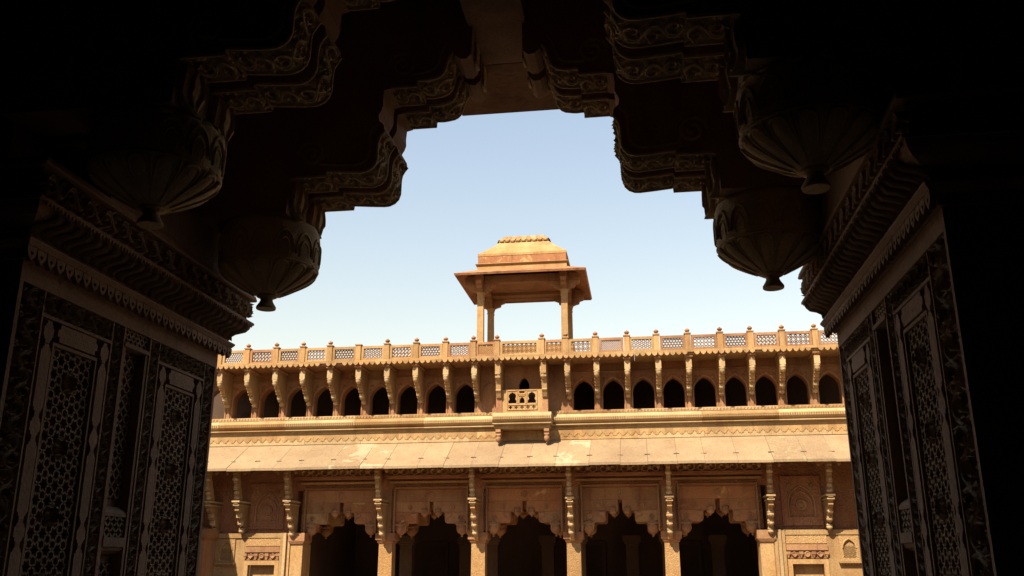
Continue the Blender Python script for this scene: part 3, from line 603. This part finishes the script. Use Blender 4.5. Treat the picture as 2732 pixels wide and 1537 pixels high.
# ================================================================== rooftop pavilion
pv = thing('rooftop_pavilion', (CX, 28.8, 7.70), 'four pillared sandstone kiosk with wide eaves and stepped roof standing on the terrace', 'pavilion')
PX = [(-1.35), (1.35)]; PY = [27.85, 29.85]
obj('plinth', MB().box(CX-1.62, CX+1.62, 27.55, 30.2, 7.702, 8.13), OCHRE, pv)
for ox in PX:
    for y in PY:
        pl = obj('pillar', MB().taper(CX+ox, y, [(8.132, .135, .135), (8.30, .135, .135), (8.32, .105, .105), (9.75, .098, .098), (9.78, .115, .115), (9.84, .10, .10), (9.96, .13, .13)]), OCHRE, pv)
        obj('pillar_bracket', MB().prism([(-.5, 10.25), (-.48, 10.16), (-.36, 10.12), (-.34, 10.04), (-.2, 10.0), (-.13, 9.962), (.13, 9.962), (.2, 10.0), (.34, 10.04), (.36, 10.12), (.48, 10.16), (.5, 10.25)], lambda a, b, h: (CX+ox+a, y+h, b), -.09, .09), SAND, pl)
        obj('pillar_bracket', MB().prism([(-.5, 10.252), (-.48, 10.16), (-.36, 10.12), (-.34, 10.04), (-.2, 10.0), (-.13, 9.964), (.13, 9.964), (.2, 10.0), (.34, 10.04), (.36, 10.12), (.48, 10.16), (.5, 10.252)], lambda a, b, h: (CX+ox+h, y+a, b), -.088, .088), SAND, pl)
for y in PY: obj('beam', MB().box(CX-1.85, CX+1.85, y-.11, y+.11, 10.256, 10.50), SAND, pv)
for ox in PX: obj('beam', MB().box(CX+ox-.11, CX+ox+.11, PY[0]-.4, PY[1]+.4, 10.258, 10.498), SAND, pv)
EXh, EY0, EY1, EZ = 2.10, 27.05, 30.6, 10.42
BXh, BY0, BY1 = 1.46, 27.75, 29.95
ring = lambda hx, y0, y1, z: [(CX-hx, y0, z), (CX+hx, y0, z), (CX+hx, y1, z), (CX-hx, y1, z)]
eo, eb = ring(EXh, EY0, EY1, EZ), ring(BXh, BY0, BY1, EZ+.30)
for k in range(4):
    j = (k+1) % 4; q = [eo[k], eo[j], eb[j], eb[k]]
    obj('pavilion_eave_slab', MB().add(q+[(CX+(x-CX)*.985, 28.82+(y-28.82)*.985, z-.065) for x, y, z in q], [(0, 1, 2, 3), (7, 6, 5, 4), (4, 5, 1, 0), (5, 6, 2, 1), (6, 7, 3, 2), (7, 4, 0, 3)]), BLACKENED, pv)
cy_ = (BY0+BY1)/2; hy = (BY1-BY0)/2
obj('roof_drum', MB().taper(CX, cy_, [(10.60, 1.455, hy-.005), (10.86, 1.455, hy-.005)]), OCHRE, pv)
obj('roof_ledge', MB().taper(CX, cy_, [(10.862, 1.49, hy+.03), (10.90, 1.52, hy+.06), (10.93, 1.47, hy+.01)]), OCHRE, pv)
obj('roof_band', MB().taper(CX, cy_, [(10.932, 1.44, hy-.02), (11.18, 1.44, hy-.02)]), FLAKED, pv)
rf = obj('roof', MB().taper(CX, cy_, [(11.182, 1.45, hy-.01), (11.26, 1.45, hy-.01), (11.42, 1.25, hy-.17), (11.62, 1.0, hy-.38), (11.78, .84, hy-.5)]), OCHRE, pv)
cr_ = obj('crest_base', MB().taper(CX, cy_, [(11.782, .82, hy-.52), (11.86, .82, hy-.52), (12.02, .62, hy-.68), (12.05, .5, hy-.8)]), OCHRE, pv)
for sx, ln, yy in ((1, .82, -(hy-.52)), (0, hy-.52, 0)):
    n = 9 if sx else 6
    for s_ in (-1, 1):
        for k in range(n):
            t = -ln+2*ln*(k+.5)/n; hw = ln/n*.92
            pts = []
            for (f, z) in ((1., 11.87), (1.06, 11.845), (1.0, 11.90), (.86, 11.98), (.80, 12.05)):
                pts.append((f, z))
            vs = []; d = (hy-.52) if sx else .82
            for f, z in pts:
                wq = hw*(1 if z > 11.86 else .35)*(.8+.2*f)
                for sgn in (-1, 1):
                    if sx: vs.append((CX+(t+sgn*wq)*min(1, .1+.9*f), cy_+s_*(d*f+.02), z))
                    else: vs.append((CX+s_*(d*f+.02), cy_+(t+sgn*wq)*min(1, .1+.9*f), z))
            fs = [(2*i, 2*i+1, 2*i+3, 2*i+2) for i in range(len(pts)-1)]
            mb = MB().add(vs+[(x, y, z-.03) for x, y, z in vs], fs+[tuple(i+10 for i in f) for f in fs]+[(0, 1, 11, 10)])
            obj('crest_petal', mb, OCHRE, pv)
obj('pavilion_ceiling', MB().box(CX-1.24, CX+1.24, PY[0]+.112, PY[1]-.112, 10.38, 10.55), SAND, pv)
obj('ceiling_step', MB().box(CX-1.23, CX+1.23, PY[1]-.5, PY[1]-.115, 10.28, 10.378), SAND, pv)

# ================================================================== the dark hall the camera stands in
XL, XR, YN, YF = -2.07, .905, 2.66, 4.2
XC = (XL+XR)/2
hall = thing('dark_hall', (XC, -2, 0), 'unlit hall with shade-darkened walls and ceiling surrounding the carved opening', 'hall')
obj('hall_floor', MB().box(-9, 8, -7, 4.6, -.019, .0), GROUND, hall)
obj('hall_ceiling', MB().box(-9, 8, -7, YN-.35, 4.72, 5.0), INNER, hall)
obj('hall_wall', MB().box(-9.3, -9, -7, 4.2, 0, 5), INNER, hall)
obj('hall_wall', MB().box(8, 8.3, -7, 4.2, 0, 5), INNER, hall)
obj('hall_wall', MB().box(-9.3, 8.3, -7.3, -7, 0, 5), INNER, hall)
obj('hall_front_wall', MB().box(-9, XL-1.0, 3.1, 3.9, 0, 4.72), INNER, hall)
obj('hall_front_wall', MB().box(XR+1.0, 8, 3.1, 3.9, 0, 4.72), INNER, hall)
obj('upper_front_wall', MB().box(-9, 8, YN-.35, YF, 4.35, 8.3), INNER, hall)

# ================================================================== carved piers
def pier(sign, label, YN):
    XF = XL if sign > 0 else XR        # sign +1: left pier, its face looks to +X
    F = lambda s, v, h: (XF+sign*h, s, v)
    G = lambda v, s, h: (XF+sign*h, s, v)          # runs upwards
    t = thing('carved_pier', (XF-sign*.5, (YN+YF)/2, 0), label, 'pier', 'carved piers of the opening')
    bx = lambda h0, h1, y0, y1, z0, z1: MB().box(*sorted((XF+sign*h0, XF+sign*h1)), y0, y1, z0, z1)
    ZB, ZT = .72, 2.53
    obj('core', bx(-1.0, -.055, YN, YF, 0, 2.93), DARK, t)
    obj('base', bx(-.055, .03, YN-.02, YF+.02, 0, ZB), DARK, t)
    # corner and dividing fillets
    for y0, y1, h in ((YN, YN+.02, .0), (YN+.025, YN+.034, -.012), (2.845, 2.853, -.004), (3.283, 3.292, -.004), (3.362, 3.372, .0), (3.566, 3.576, .0), (3.652, 3.660, -.004), (4.082, 4.090, -.004), (4.180, 4.2, .0)):
        obj('fillet', bx(-.055, h, y0, y1, ZB, ZT), DARK, t)
    obj('plain_band', bx(-.055, .0, YN, YF, ZT, 2.60), DARK, t)
    # running vines, upright and along the top
    for k, (y0, y1) in enumerate(((YN+.036, 2.843), (3.293, 3.361), (3.577, 3.651), (4.091, 4.179))):
        mb = MB(); yc = (y0+y1)/2
        vine(mb, ZT-.005-ZB, y1-y0, lambda a, b, h: G(ZB+a, yc+b, h), -.055, .0, seed=k)
        stuff(obj('vine_carving', mb, DARKC, t, True))
    # the two screens with their plain cartouches
    for (p0, p1) in ((2.853, 3.283), (3.660, 4.082)):
        top0 = 2.44
        obj('screen_rail', bx(-.055, -.004, p0, p1, top0, top0+.012), DARK, t)
        mb = MB(); vine(mb, p1-p0, ZT-top0-.012, lambda a, b, h: F(p0+a, (top0+.012+ZT)/2+b, h), -.055, .0, seed=11); stuff(obj('vine_carving', mb, DARKC, t, True))
        q0, q1 = p0+.088, p1-.085
        for a in (q0-.010, q1): obj('screen_stile', bx(-.055, -.006, a, a+.010, ZB, 2.352), DARK, t)
        obj('screen_rail', bx(-.055, -.006, q0-.010, q1+.010, 2.352, 2.364), DARK, t)
        # lattice with its flower heads
        mb = MB(); sg_ = lattice('hex', q0, q1, ZB, 2.352, .064); ros = [(.5*(q0+q1), 2.24-.237*k) for k in range(7)]
        sg_ = [s for s in sg_ if all(math.hypot((s[0][0]+s[1][0])/2-rx, (s[0][1]+s[1][1])/2-rz) > .034 for rx, rz in ros)]
        mb.bars(sg_, .0034, F, -.055, -.016); stuff(obj('screen_lattice', mb, DARKC, t))
        for rx, rz in ros:
            mb = MB(); mb.ridge([(rx+.034*math.cos(a)*(1+.12*math.cos(8*a)), rz+.034*math.sin(a)*(1+.12*math.cos(8*a))) for a in np.linspace(0, 2*math.pi, 33)[:-1]], .008, F, -.055, -.002, closed=True)
            for k in range(8): mb.leaf(rx, rz, k*math.pi/4, .024, .007, F, -.03, -.008)
            obj('flower_head', mb, DARKC, t)
        # cartouches
        for a, b in ((p0+.012, q0-.020), (q1+.020, p1-.012)):
            wq = (b-a)/2; c_ = (a+b)/2; z = 2.425
            def piece(z0, z1, hw=wq, cc=c_):
                e = .022; n = hw*.45
                out = [(cc-n, z0), (cc+n, z0), (cc+n, z0+e*.5), (cc+hw*.7, z0+e*.55), (cc+hw*.72, z0+e), (cc+hw, z0+e*1.15), (cc+hw, z1-e*1.15), (cc+hw*.72, z1-e), (cc+hw*.7, z1-e*.55), (cc+n, z1-e*.5), (cc+n, z1), (cc-n, z1), (cc-n, z1-e*.5), (cc-hw*.7, z1-e*.55), (cc-hw*.72, z1-e), (cc-hw, z1-e*1.15), (cc-hw, z0+e*1.15), (cc-hw*.72, z0+e), (cc-hw*.7, z0+e*.55), (cc-n, z0+e*.5)]
                mb = MB(); mb.prism(out, F, -.055, -.002); obj('cartouche', mb, DARK, t)
            piece(2.352, 2.432)
            zz = 2.35
            for hgt in (.252, .082, .272, .082, .272, .082, .272, .082, .2):
                if zz-hgt < ZB: break
                piece(zz-hgt, zz-.001); zz -= hgt
        mb = MB(); a, b = q0+.004, q1-.004; z0, z1 = 2.370, 2.434
        mb.prism([(a, z0+.02), (a+.012, z0+.018), (a+.014, z0), (b-.014, z0), (b-.012, z0+.018), (b, z0+.02), (b, z1-.02), (b-.012, z1-.018), (b-.014, z1), (a+.014, z1), (a+.012, z1-.018), (a, z1-.02)], F, -.055, -.002); obj('cartouche', mb, DARK, t)
    # the narrow slots between the screens
    y0, y1 = 3.372, 3.566
    obj('slot_rail', bx(-.055, .004, y0, y1, 2.452, 2.468), DARK, t)
    mb = MB(); mb.bars(lattice('diag', y0, y1, 2.468, ZT, .034), .004, F, -.055, -.012); stuff(obj('net_carving', mb, DARKC, t))
    for a, b in ((y0+.004, y0+.020), (y1-.020, y1-.004)): obj('slot_jamb', bx(-.055, -.004, a, b, ZB, 2.452), DARK, t)
    z = 1.80
    sill = MB(); sill.prism([(-.055, z-.02), (-.055, z+.022), (-.04, z+.02), (-.02, z+.008), (-.008, z-.006), (-.008, z-.02)], lambda a, b, h: (XF+sign*a, h, b), y0+.02, y1-.02); obj('slot_sill', sill, DARK, t)
    mb = MB(); mb.bars(lattice('diag', y0+.02, y1-.02, 1.70, z-.02, .042), .0045, F, -.055, -.012); stuff(obj('net_carving', mb, DARKC, t))
    obj('slot_rail', bx(-.055, .0, y0+.02, y1-.02, 1.665, 1.70), DARK, t)
    hd_ = MB(); hd_.prism([(-.055, 1.636), (-.035, 1.638), (-.014, 1.65), (-.006, 1.664), (-.055, 1.664)], lambda a, b, h: (XF+sign*a, h, b), y0+.02, y1-.02); obj('slot_head', hd_, DARK, t)
    mb = MB(); mb.bars(lattice('diag', y0+.02, y1-.02, z+.05, 2.452, .05), .004, F, -.056, -.042)
    for k in range(5):
        for j in range(2): 
            for n_ in range(6): mb.leaf(y0+.06+.07*j, 1.92+.11*k, n_*math.pi/3, .016, .006, F, -.05, -.034)
    mb.bars(lattice('diag', y0+.02, y1-.02, ZB, 1.60, .05), .004, F, -.056, -.042); stuff(obj('slot_tracery', mb, DARKC, t))
    # cornice: mouldings swept round three sides of the pier
    def wrap(name, prof, mat, y0=YN, y1=YF, back=.75):
        n = len(prof); vs = []
        for p, z in prof: vs.append((XF-sign*back, y0-p, z))
        for p, z in prof: vs.append((XF+sign*p, y0-p, z))
        for p, z in prof: vs.append((XF+sign*p, y1+p, z))
        for p, z in prof: vs.append((XF-sign*back, y1+p, z))
        fs = [(r_*n+i, r_*n+(i+1) % n, (r_+1)*n+(i+1) % n, (r_+1)*n+i) for r_ in range(3) for i in range(n)]+[tuple(range(n)), tuple(range(3*n, 4*n))]
        return obj(name, MB().add(vs, fs), mat, t)
    fr = wrap('fringe_ground', [(-.06, 2.601), (.012, 2.601), (.012, 2.638), (-.06, 2.638)], DARK)
    wrap('cornice_plate', [(-.06, 2.639), (.046, 2.639), (.058, 2.655), (.058, 2.662), (.03, 2.676), (-.06, 2.676)], DARK)
    cove = [(-.06, 2.677), (.035, 2.677), (.036, 2.69), (.045, 2.705), (.07, 2.718), (.092, 2.73), (.106, 2.75), (.112, 2.772), (-.06, 2.772)]
    cv = wrap('cove', cove, DARK)
    wrap('tooth_moulding', [(-.06, 2.773), (.122, 2.773), (.122, 2.784), (.108, 2.788), (-.06, 2.788)], DARK)
    fz = wrap('frieze_ground', [(-.06, 2.789), (.092, 2.789), (.092, 2.897), (-.06, 2.897)], DARK)
    wrap('top_fillet', [(-.06, 2.898), (.122, 2.898), (.126, 2.905), (.120, 2.926), (-.06, 2.926)], DARK)
    # scallops of the fringe
    sc = [(-.024, 2.638), (-.024, 2.622), (-.018, 2.605), (-.006, 2.594), (0, 2.586), (.006, 2.594), (.018, 2.605), (.024, 2.622), (.024, 2.638)]
    mb = MB(); hole = [[(a*.32, 2.612+(b-2.612)*.3) for a, b in sc]]
    mb.prism(sc, lambda a, b, h: (XF+sign*h, a, b), .026, .044, holes=hole); me = mesh_of(mb, DARK, (XF, 0, 2.586))
    y = YN-.02
    while y < YF+.04: link('fringe_scallop', me, (XF, y, 2.586), fr); y += .0535
    # S-shaped leaves of the cove
    cpts = [(.035, 2.682), (.042, 2.70), (.066, 2.716), (.092, 2.73), (.106, 2.75), (.113, 2.77)]
    mb = MB()
    for sgm in (0, 1, 2):
        vs = []; off = .0125*sgm
        for i, (p, z) in enumerate(cpts):
            t_ = i/(len(cpts)-1); sy = .019*math.sin((t_-.5)*2*math.pi)+off
            vs += [(XF+sign*(p-.003), sy-.005, z), (XF+sign*(p+(.015, .007, .005)[sgm]), sy, z-.004), (XF+sign*(p-.003), sy+.005, z)]
        fs = [(3*i+k, 3*i+k+1, 3*i+k+4, 3*i+k+3) for i in range(len(cpts)-1) for k in range(2)]
        mb.add(vs, fs)
    me = mesh_of(mb, DARKC, (XF, 0, 2.68), True); y = YN-.03
    while y < YF+.08: link('cove_leaf', me, (XF, y, 2.68), cv); y += .060
    mb = MB(); y = YN-.08
    while y < YF+.10:
        mb.add([(XF+sign*.1225, y-.010, 2.774), (XF+sign*.1225, y+.010, 2.774), (XF+sign*.119, y, 2.756), (XF+sign*.106, y, 2.772)], [(0, 1, 2), (0, 2, 3), (1, 3, 2)]); y += .021
    stuff(obj('tooth_row', mb, DARK, t))
    mb = MB(); vine(mb, YF-YN+.2, .104, lambda a, b, h: (XF+sign*(.093+h), YN-.1+a, 2.843+b), -.0, .03, cord=.055, seed=5); stuff(obj('frieze_carving', mb, DARKC, fz, True))
    # wall rising over the cornice behind the brackets
    obj('upper_block', bx(-1.0, -.12, YN, YF, 2.931, 4.349), DARK, t)
    obj('sky_plug', bx(-.119, .11, 2.98, YF-.02, 2.931, 3.119), DARK, t)  # plug added to block sky and light in the recess above the cornice
pier(1, 'dark carved stone pier with lattice panels on the left side of the opening', 2.70)
pier(-1, 'dark carved stone pier with lattice panels on the right side of the opening', 2.645)

# ================================================================== corbel brackets with lotus pendants
def arcpts(cx, cz, r, a0, a1, n=6): return [(cx+r*math.cos(R(a0+(a1-a0)*i/n)), cz+r*math.sin(R(a0+(a1-a0)*i/n))) for i in range(n+1)]
# underside, from the pier towards the middle of the opening: (distance from the centre line, height)
T1 = [(.785, 3.318), (.70, 3.310), (.63, 3.305)]+arcpts(.618, 3.367, .062, -90, -180, 6)+[(.556, 3.42), (.554, 3.452), (.545, 3.475), (.522, 3.505)]
T2 = [(.372, 3.752), (.33, 3.75), (.30, 3.755)]+arcpts(.30, 3.81, .055, -95, -165, 5)+[(.236, 3.84), (.222, 3.87), (.205, 3.895)]
SOF = [(1.605, 3.12), (.965, 3.12), (.957, 3.285), (.93, 3.29), (.93, 3.297), (.787, 3.297)]+T1+[(.526, 3.53), (.548, 3.55), (.552, 3.58), (.54, 3.60), (.532, 3.625), (.534, 3.66), (.53, 3.705), (.50, 3.712), (.498, 3.722), (.374, 3.722)]+T2+[(.20, 3.865), (.175, 3.842), (.145, 3.838), (.12, 3.862), (.116, 3.999)]
def pathmap(pts, conv):
    d = [0]
    for i in range(1, len(pts)): d.append(d[-1]+math.hypot(pts[i][0]-pts[i-1][0], pts[i][1]-pts[i-1][1]))
    def f(s, v, h):
        s = min(max(s, 0), d[-1]-1e-6); i = max(j for j in range(len(d)-1) if d[j] <= s); t = (s-d[i])/(d[i+1]-d[i])
        a, b = pts[i], pts[i+1]; tx, tz = b[0]-a[0], b[1]-a[1]; L = math.hypot(tx, tz)
        nx, nz = -abs(tz/L), -abs(tx/L)
        return conv(a[0]+tx*t+nx*h, v, a[1]+tz*t+nz*h)
    return f, d[-1]
def bracket(sign, y0, y1, label, grp='lotus brackets over the opening'):
    # sign -1: springs from the left pier, +1 from the right
    cv = lambda a, y, z: (XC+sign*a, y, z); yc = (y0+y1)/2
    t = thing('corbel_bracket', (XC+sign*1.42, yc, 2.93), label, 'bracket', grp)
    rw = .185
    body = [(a+.03 if a < .94 else a, b+.028) for a, b in SOF if not (.17 > a)]
    body = body+[(.20, 3.998), (1.605, 3.998)]
    mb = MB(); mb.prism(body, lambda a, b, h: cv(a, h, b), y0+rw, y1-rw); obj('bracket_core', mb, DARK, t)
    for k, (a0, a1) in enumerate(((y0, y0+rw-.001), (y1-rw+.001, y1))):
        mb = MB(); mb.prism(SOF+[(1.605, 3.999)], lambda a, b, h: cv(a, h, b), a0, a1); rb = obj('bracket_rib', mb, DARK, t)
        yy = (a0+a1)/2
        for q, (pth, wd) in enumerate((([(.93, 3.297), (.787, 3.297)], .15), (T1, .15), ([(.50, 3.722), (.374, 3.722)], .15), (T2+[(.202, 3.93)], .15))):
            f, L = pathmap(pth, cv); mb = MB()
            vine(mb, L, wd, lambda a, b, h: f(a, yy+b, h), -.002, .015, cord=.042, seed=k*7+q); vine(mb, L, wd*.86, lambda a, b, h: f(a, yy-b, h), -.002, .011, cord=.036, seed=k*7+q+40)
            for e in (-1, 1): mb.ridge([(L*i/16, e*.084) for i in range(17)], .006, lambda a, b, h: f(a, yy+b, h), -.002, .009)
            stuff(obj('rib_carving', mb, CARVEDB, rb, True))
        # hanging leaf at the inner end of the first tier
        mb = MB(); rings = [(3.29, .05, .93), (3.265, .062, .924), (3.235, .074, .92), (3.20, .077, .922), (3.17, .066, .93), (3.145, .044, .928), (3.125, .02, .918), (3.114, .006, .914)]; vs_ = []
        for z_, hw, xx in rings: vs_ += [cv(xx+.012, yy-hw, z_), cv(xx, yy, z_), cv(xx+.012, yy+hw, z_), cv(.99, yy+hw*.8, z_), cv(.99, yy-hw*.8, z_)]
        n_ = len(rings); mb.add(vs_, [(5*i+k, 5*i+(k+1) % 5, 5*i+5+(k+1) % 5, 5*i+5+k) for i in range(n_-1) for k in range(5)]+[(0, 1, 2, 3, 4), tuple(range(5*n_-5, 5*n_))]); lf = obj('hanging_leaf', mb, CARVEDB, t)
        mb = MB(); f = lambda a, b, h: cv(.922-h+(.008 if b < 3.18 else 0), yy+a, b)
        for e in (-1, 1): mb.ridge([(e*(.012+.028*math.sin(math.pi*i/10)), 3.135+.14*i/10) for i in range(11)], .006, f, -.006, .010)
        stuff(obj('leaf_carving', mb, CARVEDB, lf, True))
    # tongue panel on the riser at the top
    mb = MB(); f = lambda a, b, h: cv(.116-h, yc+a, b)
    for k in range(4):
        for e in (-1, 1): mb.ridge([(e*.10+.045*math.cos(q), 3.87+.03*k+.012*math.sin(q)) for q in np.linspace(0, 6.28, 10)], .006, f, -.004, .010)
    stuff(obj('tongue_carving', mb, CARVEDB, t, True))
    # front-facing ornament: scroll on the face towards the room
    mb = MB(); f = lambda a, b, h: cv(a, y0-h, b)
    for e, (cx_, cz_) in enumerate(((.86, 3.40), (.44, 3.83))):
        pts = [(cx_+.07*(1-i/22)*math.cos(i*.6), cz_+.07*(1-i/22)*math.sin(i*.6)) for i in range(20)]; mb.ridge(pts, .009, f, -.003, .014)
    mb.ridge([(a+.03, b+.03) for a, b in T1], .007, f, -.003, .011); mb.ridge([(a+.03, b+.03) for a, b in T2], .007, f, -.003, .011)
    stuff(obj('face_scroll', mb, CARVEDB, t, True))
    # lotus pendant
    px_, py_ = XC+sign*(1.118 if sign < 0 else 1.178), yc; dz = .03 if y0 < 3 else .008
    prof = [(2.79, .052), (2.797, .066), (2.81, .092), (2.83, .128), (2.85, .162), (2.868, .187), (2.885, .205), (2.90, .214), (2.908, .220), (2.93, .224), (2.97, .226), (3.02, .226), (3.06, .223), (3.085, .226), (3.10, .222), (3.119, .215)]
    prof = [(z+dz if z < 3.1 else z+dz*.1, r) for z, r in prof]
    def mod(a, z):
        z -= dz
        if z < 2.905: return 1+.05*abs(math.cos(7*a))**2*min(1, (z-2.785)/.03)-.02
        if z < 3.08: return 1+.028*abs(math.sin(7*a+1.1*math.sin((z-2.9)*24)))
        return 1
    pd = obj('lotus_pendant', MB().lathe(px_, py_, prof, 112, mod), CARVEDB, t, True)
    obj('pendant_tip', MB().lathe(px_, py_, [(z+dz, r) for z, r in ((2.724, .044), (2.729, .0455), (2.735, .045), (2.752, .034), (2.765, .028), (2.776, .030), (2.782, .046), (2.789, .048))], 32), CARVEDB, pd)
    # ribs below, scrolled petals above, a cord between
    mb = MB(); f = lambda a, b, h: (px_+math.cos(a)*(rr(b)+h), py_+math.sin(a)*(rr(b)+h), b)
    zs = [p[0] for p in prof]; rs = [p[1] for p in prof]; rr = lambda z: float(np.interp(z, zs, rs))
    mb.ridge([(2*math.pi*i/60, 2.912+dz) for i in range(60)], .006, f, -.002, .009, closed=True)
    for k in range(14):
        a0 = (k+.5)*math.pi/7
        for off_, hh in ((0, .013), (.10, .007), (-.10, .007)): mb.ridge([(a0+off_*(i/9), 2.795+dz+.108*i/9) for i in range(10)], .012, f, 0, hh)
        c0 = k*math.pi/7; pts = [(c0+.13*math.cos(q), 2.888+dz+.014*math.sin(q)) for q in np.linspace(0, math.pi, 7)]; mb.ridge(pts, .008, f, 0, .010)
        pts = [(c0+.20*math.cos(q), 2.95+dz+.10*max(0, math.sin(q))) for q in np.linspace(-.3, math.pi+.3, 14)]; mb.ridge(pts, .010, f, 0, .012)
        pts = [(c0+.11*math.cos(q), 2.95+dz+.06*max(-.2, math.sin(q))) for q in np.linspace(-.5, math.pi+.5, 11)]; mb.ridge(pts, .008, f, 0, .009)
        mb.leaf(c0, 2.935+dz, math.pi/2, .05, .035, f, 0, .009)
    stuff(obj('petal_carving', mb, CARVEDB, pd, True))
bracket(-1, 2.62, 3.05, 'nearer carved corbel bracket with lotus pendant, on the left')
bracket(1, 2.62, 3.05, 'nearer carved corbel bracket with lotus pendant, on the right')
bracket(-1, 3.67, 4.10, 'farther carved corbel bracket with lotus pendant on the left, against the sky')
bracket(1, 3.67, 4.10, 'farther carved corbel bracket with lotus pendant on the right, against the sky')
# lintel slabs over the brackets
lt = thing('stone_lintel', (XC, 3.6, 4.0), 'flat reddish lintel slabs bridging the brackets at the top of the opening', 'lintel')
obj('outer_slab', MB().box(XC-.33, XC+1.9, 4.015, 4.53, 4.001, 4.34), SAND, lt); obj('outer_slab', MB().box(XC-1.9, XC-.335, 4.015, 4.53, 4.003, 4.34), SAND, lt)
obj('inner_slab', MB().box(XC-1.5, XC+1.5, 3.66, 4.01, 4.002, 4.34), DARK, lt)
obj('inner_slab', MB().box(XC-1.5, XC+1.5, 2.45, 3.06, 4.002, 4.34), DARK, lt)
obj('middle_beam', MB().box(XC-.135, XC+.135, 3.065, 3.655, 4.0, 4.34), DARK, lt)
